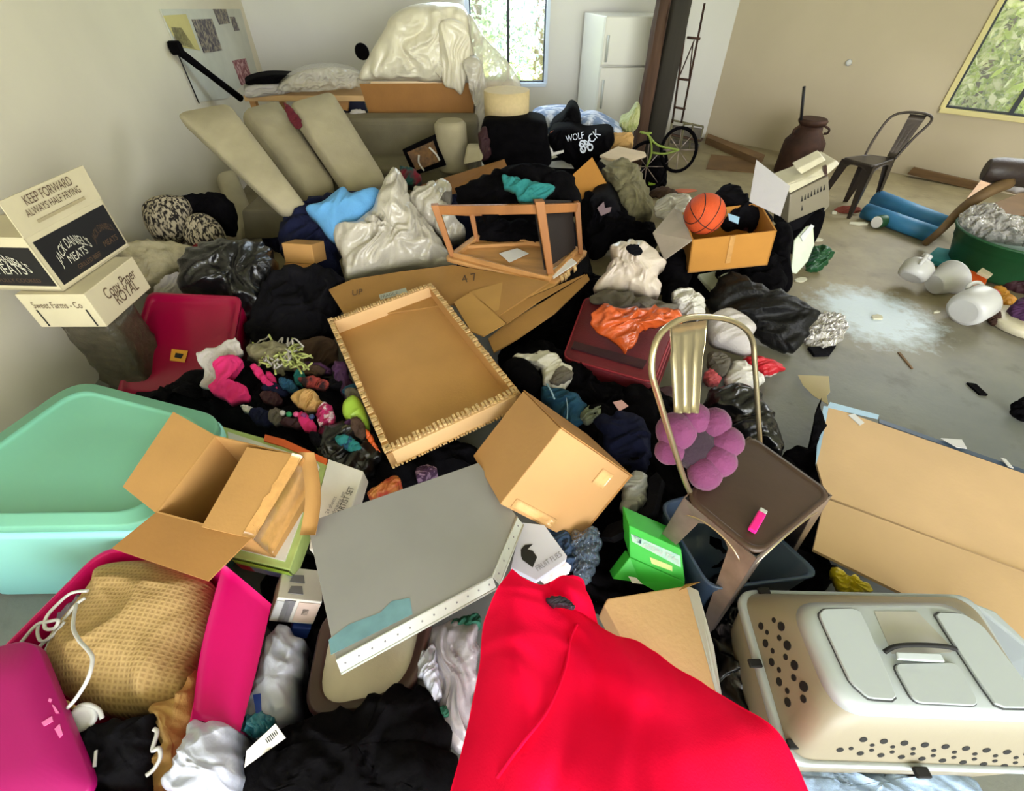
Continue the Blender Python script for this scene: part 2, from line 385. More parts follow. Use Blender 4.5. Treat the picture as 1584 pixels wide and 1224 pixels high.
def text(s_, o, right, up, width, m, parent, squash=1.0, name='lettering', arc=0):
    cu = bpy.data.curves.new('t', 'FONT'); cu.body = s_; cu.size = 1; cu.align_x = 'LEFT'
    to = bpy.data.objects.new('t', cu); COL.objects.link(to); bpy.context.view_layer.update()
    me = bpy.data.meshes.new_from_object(to.evaluated_get(bpy.context.evaluated_depsgraph_get()))
    bpy.data.objects.remove(to); bpy.data.curves.remove(cu)
    xs = [v.co.x for v in me.vertices]; ww = max(xs)-min(xs); k = width/ww; x0 = min(xs)
    right = V(right).normalized(); up = V(up).normalized(); nn = right.cross(up).normalized(); og = V(parent['wo'])
    for v in me.vertices:
        x = (v.co.x-x0)*k; y = v.co.y*k*squash
        if arc: y -= arc*((2*x/width-1)**2)
        v.co = V(o)+right*x+up*y+nn*.0015-og
    me.name = name; me.materials.clear(); me.materials.append(m)
    ob = bpy.data.objects.new(name, me); COL.objects.link(ob); ob.parent = parent; ob['wo'] = tuple(og); return ob
# ---------------- room ----------------
WALLC = mat('wall_paint_cream', (216, 208, 188), .85, var=.05, vs_=1.2, bump=.03, bs=20)
WALLB = mat('wall_paint_white', (214, 212, 206), .85, var=.04, vs_=1.2, bump=.03, bs=20)
CEIL = mat('ceiling_paint', (200, 194, 178), .9, var=.03, vs_=1, bump=0)
FRM = mat('white_window_frame', (200, 214, 232), .4, var=.03, bump=0)
FRMY = mat('cream_window_frame', (214, 200, 140), .5, var=.06, bump=0)
def floor_mat():
    m = bpy.data.materials.new('stained_concrete'); m.use_nodes = True; nt = m.node_tree; N = nt.nodes; L = nt.links; b = N['Principled BSDF']
    tc = N.new('ShaderNodeTexCoord')
    def nz(s, d=6, r=.6):
        n = N.new('ShaderNodeTexNoise'); n.inputs['Scale'].default_value = s; n.inputs['Detail'].default_value = d; n.inputs['Roughness'].default_value = r; L.new(tc.outputs['Object'], n.inputs[0]); return n
    def ramp(n, a, b_, ca, cb):
        r = N.new('ShaderNodeValToRGB'); L.new(n.outputs[0], r.inputs[0]); r.color_ramp.elements[0].position = a; r.color_ramp.elements[1].position = b_
        r.color_ramp.elements[0].color = (*lin(ca), 1); r.color_ramp.elements[1].color = (*lin(cb), 1); return r
    def mix(a, b_, f, mode='MIX'):
        x = N.new('ShaderNodeMixRGB'); x.blend_type = mode; L.new(a, x.inputs[1]); L.new(b_, x.inputs[2])
        if isinstance(f, float): x.inputs[0].default_value = f
        else: L.new(f, x.inputs[0])
        return x.outputs[0]
    base = ramp(nz(1.1), .35, .65, (102, 106, 104), (122, 124, 116)).outputs[0]
    # tan dirt towards the far end of the slab, where no junk was scraped over it
    g = N.new('ShaderNodeSeparateXYZ'); L.new(tc.outputs['Object'], g.inputs[0])
    mr = N.new('ShaderNodeMapRange'); mr.inputs['From Min'].default_value = 1.9; mr.inputs['From Max'].default_value = 3.2; L.new(g.outputs[1], mr.inputs[0])
    dirt = ramp(nz(2.2), .4, .62, (128, 116, 88), (148, 136, 104)).outputs[0]
    col = mix(base, dirt, mr.outputs[0])
    blot = ramp(nz(5), .55, .75, (255, 255, 255), (170, 160, 140)).outputs[0]
    col = mix(col, blot, .6, 'MULTIPLY')
    # bluish-white window glare painted into the floor colour
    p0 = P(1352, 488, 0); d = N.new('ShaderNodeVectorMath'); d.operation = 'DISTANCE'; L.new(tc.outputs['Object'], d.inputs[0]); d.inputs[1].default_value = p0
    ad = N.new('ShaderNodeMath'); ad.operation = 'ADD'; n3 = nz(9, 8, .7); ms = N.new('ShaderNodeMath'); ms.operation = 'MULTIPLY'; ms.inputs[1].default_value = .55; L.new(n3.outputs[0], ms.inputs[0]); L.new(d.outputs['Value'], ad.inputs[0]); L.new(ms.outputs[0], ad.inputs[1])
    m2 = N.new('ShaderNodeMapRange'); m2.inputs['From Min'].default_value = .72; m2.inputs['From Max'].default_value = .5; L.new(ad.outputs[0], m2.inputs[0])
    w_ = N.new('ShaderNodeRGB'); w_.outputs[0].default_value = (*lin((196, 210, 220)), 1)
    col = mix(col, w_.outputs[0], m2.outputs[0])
    L.new(col, b.inputs['Base Color']); b.inputs['Roughness'].default_value = .55
    bp = N.new('ShaderNodeBump'); bp.inputs['Strength'].default_value = .15; bp.inputs['Distance'].default_value = .01; L.new(nz(30).outputs[0], bp.inputs['Height']); L.new(bp.outputs[0], b.inputs['Normal'])
    return m
XF, YN, HT = 6.6, -3.6, 3.0
BR = P(1090, 213, 0); YB = BR.y; BL = V((PY(400, 90, YB).x, YB, 0))
Rp = P(1510, 291, 0); rd = (Rp-BR).normalized(); RE = BR+rd*((XF-BR.x)/rd.x)
Lp = P(138, 606, 0); ld = (Lp-BL).normalized(); LE = BL+ld*((YN-BL.y)/ld.y)
print('room', BL, BR, RE, LE)
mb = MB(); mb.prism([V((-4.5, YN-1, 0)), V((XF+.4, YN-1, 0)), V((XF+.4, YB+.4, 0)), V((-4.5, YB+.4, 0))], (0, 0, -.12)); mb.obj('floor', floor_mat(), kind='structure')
mb = MB(); mb.prism([V((-4.5, YN-.2, HT)), V((XF+.2, YN-.2, HT)), V((XF+.2, YB+.3, HT)), V((-4.5, YB+.3, HT))], (0, 0, .12)); mb.obj('ceiling', CEIL, kind='structure')
def wall(name, a, b, outn, holes, m, th=.16):
    a, b = V(a), V(b); dr = (b-a); Ln = dr.length; dr.normalize(); outn = V(outn).normalized(); mb = MB(); F = Fr(a, dr, outn*th, V((0, 0, 1)))
    cuts = [0]+[x for h_ in holes for x in h_[:2]]+[Ln]
    for i in range(0, len(cuts), 2): 
        if cuts[i+1]-cuts[i] > .01: mb.slab(F, cuts[i], cuts[i+1], 0, 1, 0, HT)
    for (s0, s1, z0, z1) in holes:
        if z0 > 0: mb.slab(F, s0, s1, 0, 1, 0, z0)
        if z1 < HT: mb.slab(F, s0, s1, 0, 1, z1, HT)
    mb.obj(name, m, kind='structure'); return F, Ln
# window_1 in the back wall
xl, xr = PY(727, 80, YB).x, PY(843, 110, YB).x; zb = PY(800, 129, YB).z
FB, LB = wall('wall_back', BL, BR, (0, 1, 0), [(xl-BL.x, xr-BL.x, zb, zb+1.5)], WALLB)
ro = V((rd.y, -rd.x, 0)); ro = ro if ro.x > 0 else -ro
plR = Pl(BR, (-rd.y, rd.x, 0))
wa = plR.at(1459, 168); wb_z = wa.z; s0 = (wa-BR).dot(rd)
FR_, LR = wall('wall_right', BR, RE, ro, [(s0, s0+1.9, wb_z, wb_z+1.35)], mat('wall_paint_tan', (190, 176, 150), .85, var=.06, vs_=1.2, bump=.03, bs=20))
lo_ = V((-ld.y, ld.x, 0)); lo_ = lo_ if lo_.x < 0 else -lo_
FLft, LL = wall('wall_left', BL, LE, lo_, [], WALLC)
plL = Pl(BL, lo_)
wall('wall_side', RE, V((XF, YN, 0)), (1, 0, 0), [], WALLC)
wall('wall_front', V((LE.x, YN, 0)), V((XF, YN, 0)), (0, -1, 0), [(.5, 6.9, 0, 2.75)], WALLC)
GLASS = mat('window_glass', (235, 240, 240), .05, var=.01, bump=0, alpha=.12, coat=.2)
GROOVE = mat('dark_window_gasket', (44, 48, 56), .6, bump=0)
def window(name, F, s0, s1, z0, z1, mf, mullions, th=.03):
    fr = MB(); w_ = .035
    fr.slab(F, s0-.02, s1+.02, -.25, .5, z0-w_, z0+.01); fr.slab(F, s0-.02, s1+.02, -.1, .5, z1-.01, z1+w_)
    fr.slab(F, s0-w_, s0+.012, -.15, .5, z0, z1); fr.slab(F, s1-.012, s1+w_, -.15, .5, z0, z1)
    o = fr.obj(name, mf, kind='structure', bevel=.004)
    g = MB(); g.slab(F, s0, s1, .3, .33, z0, z1); q = T_child('glass', g, GLASS, o)
    for s in mullions:
        q = MB(); q.slab(F, s-.02, s+.02, .15, .5, z0, z1); T_child('mullion', q, GROOVE, o)
    q = MB(); q.slab(F, s0+.012, s0+.03, .1, .5, z0, z1); q.slab(F, s0+.012, s1-.012, .1, .5, z0+.01, z0+.025); q.slab(F, s1-.03, s1-.012, .1, .5, z0, z1); T_child('gasket', q, GROOVE, o)
def T_child(name, mb, m, o, **k): return mb.obj(name, m, o, **k)
window('window_1', FB, xl-BL.x, xr-BL.x, zb, zb+1.5, FRM, [PY(786, 75, YB).x-BL.x])
sm = (plR.at(1566, 172)-BR).dot(rd)
window('window_2', FR_, s0, s0+1.9, wb_z, wb_z+1.35, FRMY, [sm])
# ---------------- outside: hillside, bushes, trees ----------------
GRASS = mat('hillside_grass', (150, 168, 96), .95, var=.4, vs_=3, bump=.3)
LF = [mat('leaf_yellow_green', (184, 204, 84), .7, vs_=9, bump=0, rgb2=(250, 250, 216), thr=(.42, .56)), mat('leaf_blue_green', (128, 160, 178), .7, vs_=9, bump=0, rgb2=(236, 244, 246), thr=(.40, .54)), mat('leaf_dark_green', (140, 166, 150), .7, vs_=9, bump=0, rgb2=(232, 240, 220), thr=(.44, .6))]
BARK = mat('bark', (120, 100, 80), .9, var=.3, vs_=9)
mb = MB(); G = [[V((-14+2.2*j, YB+.6+1.8*i, -.5+.30*max(0, 1.8*i-3)+.3*noise.noise(V((i*.7, j*.7, 3))))) for j in range(22)] for i in range(14)]
mb.grid(G, .3); mb.obj('ground_hillside', GRASS, kind='structure', recalc=False)
mb = MB(); mb.prism([V((-40, YN-30, -.3)), V((40, YN-30, -.3)), V((40, YB+1.5, -.3)), V((-40, YB+1.5, -.3))], (0, 0, -.2)); mb.obj('ground_yard', GRASS, kind='structure')
def foliage(c, r, hgt, n, m, parent, rs, conic=False):
    mb = MB(); rnd = random.Random(rs); vs_, fs = [], []
    for i in range(n):
        t = rnd.random(); a = rnd.random()*6.283; k = (1-t)**.8 if conic else math.sqrt(max(0, 1-(2*t-1)**2))
        q = r*k*rnd.random()**.35; p = c+V((math.cos(a)*q, math.sin(a)*q, t*hgt))
        s = rnd.uniform(.03, .085); d1 = V((rnd.gauss(0, 1), rnd.gauss(0, 1), rnd.gauss(0, 1))).normalized(); d2 = d1.cross(V((rnd.gauss(0, 1), rnd.gauss(0, 1), rnd.gauss(0, 1)))).normalized()
        o = len(vs_); vs_ += [p-d1*s, p+d2*s*.5, p+d1*s, p-d2*s*.5]; fs.append((o, o+1, o+2, o+3))
    mb.add(vs_, fs); return mb.obj('foliage', m, parent, recalc=False, kind='stuff')
def tree(name, label, x, y, z, r, h, n, m, rs, conic=False, group=None):
    t = T(name, label, 'tree', (x, y, z), group)
    q = MB(); q.tube([V((x, y, z)), V((x+.05, y, z+h*.5)), V((x, y+.05, z+h*.9))], [.12, .08, .03], 7); q.obj('trunk', BARK, t)
    foliage(V((x, y, z+(.15*h if conic else .25*h))), r, h*.85, n, m, t, rs, conic)
for i, (x, y, r, h) in enumerate([(-1.9, 10.6, 1.0, 4.6), (-.7, 11.3, .95, 5.4), (.5, 10.8, 1.0, 4.8), (1.8, 11.6, 1.1, 5.6), (-.1, 13.6, 1.4, 6.5), (-2.6, 13.2, 1.3, 6)]):
    tree('conifer', ['slim conifer beyond the back window, at its left edge', 'tall blue-green conifer beyond the left pane of the back window', 'blue-green conifer beyond the right pane of the back window', 'wide conifer outside to the right of the back window', 'tallest conifer at the rear of the row outside the back window', 'far conifer behind the leftmost one outside the back window'][i], x, y, -.4, r, h, 6500, LF[1] if i % 2 == 0 else LF[2], 40+i, True, 'conifers outside the back window')
for i, (px, py, y, r, h) in enumerate([(1500, 150, 6.6, 1.0, 2.6), (1575, 130, 7.4, 1.2, 3.2), (1530, 60, 9.5, 1.5, 4.2), (1640, 120, 7.2, 1.2, 3), (1600, 40, 11.5, 1.8, 5)]):
    p = PY(px, py, y)
    tree('broadleaf_bush', ['low yellow-green bush just outside the right window', 'yellow-green bush outside the right pane of the right window', 'blue-green tree further out beyond the right window', 'green bush outside at the far right of the right window', 'tallest tree furthest out beyond the right window'][i], p.x, y, p.z-h*.55, r, h, 8000, LF[[0, 0, 1, 2, 1][i]], 60+i)
# ---------------- poster sheet on the left wall ----------------
POST = mat('poster_paper', (196, 196, 184), .7, var=.05, bump=0)
t = T('poster_board', 'white poster board of small dark photographs pinned high on the left wall', 'poster', plL.at(310, 150, .01))
board('sheet', None, None, [(248, 14), (372, 14), (398, 112), (352, 152), (308, 158)], Pl(plL.o+plL.n*.012, plL.n), .01, POST, t)
lp2 = Pl(plL.o+plL.n*.02, plL.n)
PH = [mat('photo_print_dark', (62, 52, 68), .5, rgb2=(150, 140, 120), thr=(.45, .6), vs_=30, bump=0), mat('photo_print_red', (120, 50, 60), .5, rgb2=(190, 150, 150), thr=(.45, .6), vs_=26, bump=0), mat('poster_note_yellow', (196, 184, 120), .7, var=.05, bump=0)]
for q, m in (([(253, 24), (288, 22), (310, 78), (278, 72)], PH[2]), ([(265, 42), (281, 43), (302, 76), (274, 68)], PH[0]), ([(297, 30), (328, 29), (344, 78), (316, 82)], PH[0]), ([(330, 14), (350, 14), (356, 36), (340, 38)], PH[0]), ([(356, 26), (363, 26), (371, 47), (364, 48)], PH[0]), ([(360, 94), (380, 90), (392, 128), (374, 132)], PH[1])):
    board('photo', None, None, q, lp2, .006, m, t)
mb = MB(); a = plL.at(270, 74, .04); b = plL.at(372, 152, .22); mb.tube([a, a.lerp(b, .5), b], [.035, .03, .035], 8); mb.tube([a-plL.n*.03, a+plL.n*.05], .05, 8)
mb.obj('black_pole', BLK, None, 'black pole leaning diagonally across the bottom of the poster board', 'pole')
mb = MB(); mb.tube([plL.at(274, 80, .015), plL.at(290, 118, .015), plL.at(308, 160, .015)], .006, 6); mb.obj('hanging_cord', INK, None, 'thin dark cord hanging down the left wall below the black pole', 'cord')
mb = MB(); mb.lathe(plR.at(1313, 97, 0), plR.n, [(0, .035), (.02, .03), (.03, .015)], 10); mb.obj('wall_hook', WHT, None, 'small pale fitting on the bare right wall', 'fitting')
# ---------------- fridge ----------------
y1 = YB-.75
def XZ(px, py, y): return PY(px, py, y)
a = XZ(922, 170, y1); b = XZ(1004, 170, y1); top = XZ(960, 25, y1).z; split = XZ(960, 103, y1).z
F = Fr(V((a.x, y1, 0)), V((b.x-a.x, 0, 0)), V((0, .66, 0)), V((0, 0, top)))
fl = XZ(896, 120, y1+.66); sx = (a.x-fl.x)
t = T('refrigerator', 'tall white refrigerator against the back wall beside the timber post', 'refrigerator', (a.x+.3, y1+.3, 0))
q = MB(); f0 = a.x; q.hexa([V((f0, y1+.06, .04)), V((b.x, y1+.06, .04)), V((b.x, y1+.66, .04)), V((fl.x, y1+.66, .04)), V((f0, y1+.06, top)), V((b.x, y1+.06, top)), V((b.x, y1+.66, top)), V((fl.x, y1+.66, top))]); q.obj('body', FRIDGE, t, bevel=.012)
for nm, z0, z1 in (('door', .1, split-.008), ('freezer_door', split+.008, top)):
    q = MB(); q.slab(Fr(V((f0, y1, z0)), V((b.x-f0, 0, 0)), V((0, .055, 0)), V((0, 0, z1-z0))), 0, 1, 0, 1, 0, 1); d_ = q.obj(nm, FRIDGE, t, bevel=.012)
    q = MB(); zz = (z1-.12 if nm == 'door' else z0+.04); q.tube([V((f0+.05, y1-.03, zz)), V((f0+.05, y1-.04, zz-.0+ (-.3 if nm == 'door' else .25)))], .012, 6); q.obj('handle', GREYL, d_)
# ---------------- timber post, dark post, ladder ----------------
yp = YB-1.3
def vert_post(name, label, pxl, pxr, py, y, d, m, seed, amp=.015):
    a = PY(pxl, py, y); b = PY(pxr, py, y); mb = MB(); rings = []; n = 20
    for k in range(26):
        z = HT*k/25; r = []
        for i in range(n):
            an = 2*math.pi*i/n; cx_ = math.copysign(abs(math.cos(an))**.5, math.cos(an)); sy_ = math.copysign(abs(math.sin(an))**.5, math.sin(an))
            p = V(((a.x+b.x)/2+cx_*(b.x-a.x)/2, y+d/2+sy_*d/2, z)); r.append(p+V((1, 1, 0))*amp*noise.noise(V((an*1.5, z*2.2, seed))))
        rings.append(r)
    mb.loft(rings, cap=True); return mb.obj(name, m, None, label, 'post', origin=((a.x+b.x)/2, y, 0))
vert_post('timber_post', 'rough brown weathered timber post in front of the refrigerator', 1002, 1022, 100, yp, .16, TIMB, 3, .03)
vert_post('timber_post', 'darker squared timber post standing right of the weathered one', 1021, 1053, 100, yp+.02, .18, TIMBD, 8)
t = T('metal_ladder', 'narrow rusty metal ladder leaning behind the dark post', 'ladder', PY(1052, 205, yp+.1))
def yq(px, py, dy=0): return PY(px, py, yp+.15+dy)
for a, b in (((1090, 5), (1054, 190)), ((1066, 5), (1040, 190))):
    q = MB(); q.tube([yq(*a), yq(*b)], .012, 6); q.obj('rail', RUST, t)
for (xa, ya, xb, yb_) in ((1063, 58, 1083, 60), (1050, 122, 1068, 124), (1044, 166, 1060, 169)):
    q = MB(); q.tube([yq(xa, ya), yq(xb, yb_)], .012, 6); q.obj('rung', RUST, t)
for a, b in (((1072, 66), (1066, 122)), ((1074, 62), (1052, 116))):
    q = MB(); q.tube([yq(*a), yq(*b)], .007, 6); q.obj('brace', RUST, t)
# slatted crate / cart at the foot of the ladder
t = T('wire_cart', 'small pale tubular cart standing at the foot of the rusty ladder', 'cart', P(1062, 232, 0))
yc = P(1062, 234, 0).y
def wc(px, py, dy=0): return PY(px, py, yc+dy)
for (a, b, dy) in (((1040, 184), (1034, 225), 0), ((1058, 192), (1052, 232), 0), ((1072, 192), (1066, 232), .1), ((1088, 196), (1080, 228), .2), ((1040, 186), (1088, 196), .1), ((1036, 212), (1084, 222), .1), ((1058, 192), (1072, 192), .0)):
    q = MB(); q.tube([wc(*a, dy), wc(*b, dy)], .012, 6); q.obj('frame_tube', OLIVE, t)
q = MB(); q.prism([wc(1038, 210, 0), wc(1084, 220, 0), wc(1088, 216, .3), wc(1042, 206, .3)], (0, 0, .02)); q.obj('tray', BROWNC, t)
q = MB(); q.prism([wc(1042, 195, .1), wc(1086, 200, .1), wc(1082, 226, .1), wc(1038, 222, .1)], (0, .05, 0)); q.obj('back_panel', GRYC, t)
# ---------------- milk can with rod ----------------
B0 = P(1226, 268, 0); t = T('milk_can', 'dark brown metal milk can standing in front of the right wall', 'milk can', B0)
y0 = B0.y; s = (PY(1259, 240, y0).x-PY(1200, 240, y0).x)/2*.98; ht = PY(1240, 183, y0).z; tiltx = .0
q = MB(); q.lathe(B0, (tiltx, 0, 1), [(0, s*.95), (.02, s), (ht*.50, s), (ht*.60, s*.98), (ht*.78, s*.62), (ht*.9, s*.55)], 28); q.obj('can_body', RUST, t)
q = MB(); q.lathe(B0+V((tiltx*ht, 0, ht*.88)), (tiltx, 0, 1), [(0, s*.55), (.03, s*.68), (.05, s*.7), (ht*.12, s*.62)], 24); q.obj('can_lid', RUST, t)
for sg in (-1, 1):
    q = MB(); c = B0+V((sg*s*.75, -.02, ht*.74)); q.tube([c, c+V((sg*.03, -.02, .01)), c+V((sg*.03, -.02, .05)), c+V((sg*-.03, 0, .08))], .012, 6, sub=4); q.obj('side_handle', RUST, t)
mb = MB(); a = PY(1239, 186, y0-.02); mb.tube([a, PY(1244, 134, y0-.02)], .015, 6); mb.obj('iron_rod', INK, None, 'thin black rod standing upright out of the milk can', 'rod')
mb = MB(); a = plR.at(1410, 266, .05); mb.prism([plR.at(1404, 268, .04), plR.at(1414, 258, .04), plR.at(1514, 281, .04), plR.at(1512, 293, .04)], plR.n*.05); mb.obj('floor_plank', PLANK, None, 'long brown plank lying along the foot of the right wall', 'plank')
mb = MB(); mb.prism([P(1180, 250), P(1093, 216), P(1090, 222), P(1168, 256)], (0, 0, .08)); mb.obj('baseboard_right', PLANK, kind='structure')
mb = MB(); mb.prism([P(1100, 240), P(1170, 247), P(1166, 268), P(1092, 262)], (0, 0, .01)); mb.obj('brown_mat', PLANK, None, 'flat brown mat on the floor between post and milk can', 'mat')
# ---------------- far metal chair / near metal chair ----------------
def metal_chair(label, A, B, C, D, hoop, slat, mf, ms, mseat, zfloor, tiltb, splay=.05, grp=None, apr=.055, hr=.011, rib=.006):
    """A,B rear seat corners, C,D front ones (B-C and A-D are the sides)"""
    t = T('metal_chair', label, 'chair', ((A+C)/2)*1.0-V((0, 0, (A.z+C.z)/2-zfloor)))
    c = (A+B+C+D)/4; q = MB(); up = (B-A).cross(D-A).normalized(); up = up if up.z > 0 else -up
    r1 = rquad([A, B, C, D], .05, 6); r0 = [c+(p-c)*.97-up*.03 for p in r1]; r2 = [c+(p-c)*.93+up*.004 for p in r1]; r3 = [c+(p-c)*.9-up*.0 for p in r1]
    q.loft([r0, r1, r2, r3], 0, True); q.obj('seat', mseat, t)
    for k, (p, q1, q2) in enumerate(((A, B, D), (B, A, C), (C, B, D), (D, A, C))):
        out = (p-c); out.z = 0; out.normalize(); ft = V((p.x, p.y, zfloor))+out*splay; e1 = (q1-p).normalized(); e2 = (q2-p).normalized(); lg = MB()
        top = p-up*.012
        lg.prism([top, top+e1*.12, top+e1*.075-up*.05, ft+e1*.028, ft], e2*.004); lg.prism([top, top+e2*.12, top+e2*.075-up*.05, ft+e2*.028, ft], e1*.004)
        lg.obj('leg', ms, t, bevel=.0015)
    for a, b in ((A, B), (B, C), (C, D), (D, A)):
        q = MB(); n_ = 12; pts = []
        for i in range(n_+1):
            u = i/n_; pts.append(a.lerp(b, u)-up*.01)
        lowr = [a.lerp(b, i/n_)-up*(.012+apr*(abs(2*i/n_-1)**2.2)+.018) for i in range(n_+1)]
        inn = ((c-(a+b)/2)).normalized()*.004
        q.prism(pts+lowr[::-1], inn); ap = q.obj('apron', ms, t)
        q = MB(); q.tube(lowr, .0035, 6); q.obj('rolled_edge', mf, ap)
    pb = Pl(A, (B-A).cross(V((0, 0, 1))+tiltb))
    hp = [pb.at(*h_) for h_ in hoop]; q = MB(); q.tube(hp, hr, 10, sub=6); q.obj('back_hoop', mf, t)
    s4 = [pb.at(*h_) for h_ in slat]; G = []; n_ = 24; nb = pb.n
    for i in range(9):
        L0 = s4[0].lerp(s4[3], i/8); R0 = s4[1].lerp(s4[2], i/8)
        G.append([L0.lerp(R0, j/n_)-nb*(.004+rib*max(0, math.cos(j/n_*6*math.pi))*(1 if 2 < i < 9 else .2)) for j in range(n_+1)])
    q = MB(); q.grid(G, .003); q.obj('back_slat', mf, t, recalc=False)
    return t
zs = .47
A, B, C, D = P(1344, 239, zs), P(1386, 245, zs), P(1352, 257, zs), P(1303, 244, zs)
metal_chair('dark bronze metal chair standing by the right wall under the window', A, B, C, D, [(1338, 241), (1352, 215), (1376, 183), (1401, 174), (1434, 177), (1440, 188), (1412, 215), (1383, 247)], [(1408, 176), (1434, 179), (1386, 246), (1372, 242)], DSTEEL, DSTEEL, DSTEEL, 0, V((.35, .1, 0)), .06, rib=.0004)
def cartonbox(name, label, F, m, cat='box', bev=.004, group=None):
    t = T(name, label, cat, F.p(.5, .5, 0), group); q = MB(); q.slab(F, 0, 1, 0, 1, 0, 1); q.obj('carton_body', m, t, bevel=bev); return t
def onface(F, o, r, u): return F.p(*o), F.p(*r)-F.p(*o), F.p(*u)-F.p(*o)
def decal(F, pts, off, m, parent, name='printed_panel', th=.002):
    q = MB(); q.prism([F.p(*p) for p in pts], V(off).normalized()*th); return q.obj(name, m, parent)
# ---- lower carton and the stacked printed carton against the left wall ----
F2 = fitbox({(0,0,1):(127,443),(1,0,1):(212,402),(0,0,0):(163,502),(1,0,0):(232,447),(0,1,1):(22,461),(0,1,0):(64,512)}, ((0,0,0), .55), upright=True, name='lower carton')
t = cartonbox('paper_carton', 'cream carton with brown lettering lying under the black-printed carton by the left wall', F2, CARTON)
n2 = -F2.b; n1 = -F2.a
text('Copy Paper', F2.p(.25, -.004, .52), F2.a, F2.c, F2.a.length*.62, INKB, t, 1.6)
text('ROYAL', F2.p(.35, -.004, .22), F2.a, F2.c, F2.a.length*.45, INKB, t, 1.5)
o = F2.p(-.002, .86, .6); text('Sweet Farms - Co', o, -F2.b, F2.c, F2.b.length*.72, INKB, t, 1.5)
for v0 in (.86, .13):
    q = MB(); q.prism([F2.p(-.004, v0, .55), F2.p(-.004, v0-.02, .55), F2.p(-.004, v0-.02, .05), F2.p(-.004, v0, .05)], -F2.a.normalized()*.002); q.obj('printed_bar', INK, t)
F1 = fitbox({(0,0,1):(38,362),(1,0,1):(157,312),(0,0,0):(96,447),(1,0,0):(203,380),(0,1,1):(-72,368),(0,1,0):(-10,455)}, ((0,0,0), F2.p(0,0,1).z+.005), upright=True, name='printed carton')
t = T('printed_carton', 'cream carton with black printed panels and one flap raised, topmost by the left wall', 'box', F1.p(.5,.5,0))
q = MB(); th = .006
q.slab(F1, 0, 1, 0, 1, 0, .03); q.obj('base', CARTON, t)
for nm, a in (('side_panel', (0,1,0,.02)), ('side_panel', (0,1,.98,1)), ('side_panel', (0,.02,0,1)), ('side_panel', (.98,1,0,1))):
    q = MB(); q.slab(F1, a[0], a[1], a[2], a[3], 0, 1); q.obj(nm, CARTON, t, bevel=.002)
q = MB(); q.prism([F1.p(0,0,1), F1.p(1,0,1), F1.p(1,-.02,1.62), F1.p(0,-.02,1.62)], F1.b.normalized()*.005); fl_ = q.obj('raised_flap', CARTON, t)
q = MB(); q.prism([F1.p(0,0,1), F1.p(0,1,1), F1.p(.5,1,1.0), F1.p(.5,0,1.0)], F1.c.normalized()*.005); q.obj('folded_flap', CARTON, t)
nf = -F1.b
for f_ in (F1, F2): print('wall clear', [round((f_.p(*k)-plL.o).dot(plL.n),2) for k in ((0,0,0),(1,0,0),(1,1,0),(0,1,0),(0,1,1),(1,1,1))])
decal(F1, [(.04,-.003,.08),(.97,-.003,.08),(.97,-.003,.9),(.04,-.003,.9)], nf, INK, t)
decal(F1, [(-.003,.04,.1),(-.003,.96,.1),(-.003,.96,.84),(-.003,.04,.84)], -F1.a, INK, t)
text("JACK DANIEL'S", F1.p(.14,-.012,.56), F1.a, F1.c, F1.a.length*.42, INKW, t, 2.2, arc=.05)
text('MEATS', F1.p(.24,-.012,.32), F1.a, F1.c, F1.a.length*.24, INKW, t, 1.4)
text('GRILLED BEEF', F1.p(.28,-.012,.16), F1.a, F1.c, F1.a.length*.32, INKB, t, 1.2)
text("JACK DANIEL'S", F1.p(.62,-.012,.52), F1.a, F1.c, F1.a.length*.3, INKB, t, 2.2, arc=.03)
text('MEATS', F1.p(.7,-.012,.24), F1.a, F1.c, F1.a.length*.2, INKB, t, 1.2)
text("JACK DANIEL'S", F1.p(-.012,.92,.56), -F1.b, F1.c, F1.b.length*.7, INKW, t, 1.8, arc=.05)
text('MEATS', F1.p(-.012,.72,.34), -F1.b, F1.c, F1.b.length*.42, INKW, t, 1.6)
text('FULLY COOKED', F1.p(-.012,.8,.18), -F1.b, F1.c, F1.b.length*.6, INKB, t, 1.0)
text('KEEP FORWARD', F1.p(.2,-.03,1.42), F1.a, F1.c, F1.a.length*.56, INKB, t, 1.5)
text('ALWAYS HALF FRYING', F1.p(.14,-.03,1.26), F1.a, F1.c, F1.a.length*.66, INKB, t, 1.4)
q = MB(); q.prism([F1.p(.2,-.022,1.12), F1.p(.8,-.022,1.12), F1.p(.8,-.022,1.17), F1.p(.2,-.022,1.17)], nf.normalized()*.002); q.obj('printed_bar', mat('faded_print', (172, 158, 124), .8, bump=0), t)
# ---- stuff under the cartons ----
q = MB(); rg = []
for k in range(12):
    z_ = (F2.o.z-.006)*k/11; cB = [V((p.x, p.y, z_)) for p in (F2.p(.06,.06,0), F2.p(.62,.06,0), F2.p(.62,.9,0), F2.p(.06,.9,0))]; rg.append([p+V((1, 1, 0))*.018*fold(p.x*3+p.z, p.y*3-p.z*2, 4, .5, 2, 3) for p in rquad(cB, .05, 6)])
q.loft(rg); q.obj('wrapped_bundle', mat('dusty_wrap', (66, 60, 46), .35, var=.35, vs_=12, bump=.8, bs=22, coat=.3), None, 'tall block wrapped in dusty plastic directly supporting the cream carton', 'bundle')
heap('fleece_blanket', 'cream fleece bunched between printed carton and animal-print cushions', 'blanket', [(186,388),(215,372),(262,374),(300,384),(304,402),(276,420),(252,438),(222,446),(206,420)], FLEECE, z=.3, h=.08, amp=.03, freq=12, st=1.2, back=.2)
heap('white_cloth', 'small white cloth corner above the crimson tote lid', 'cloth', [(250,432),(275,420),(292,442),(300,456),(240,458)], WCL, z=.35, h=.02, amp=.01, back=.15)
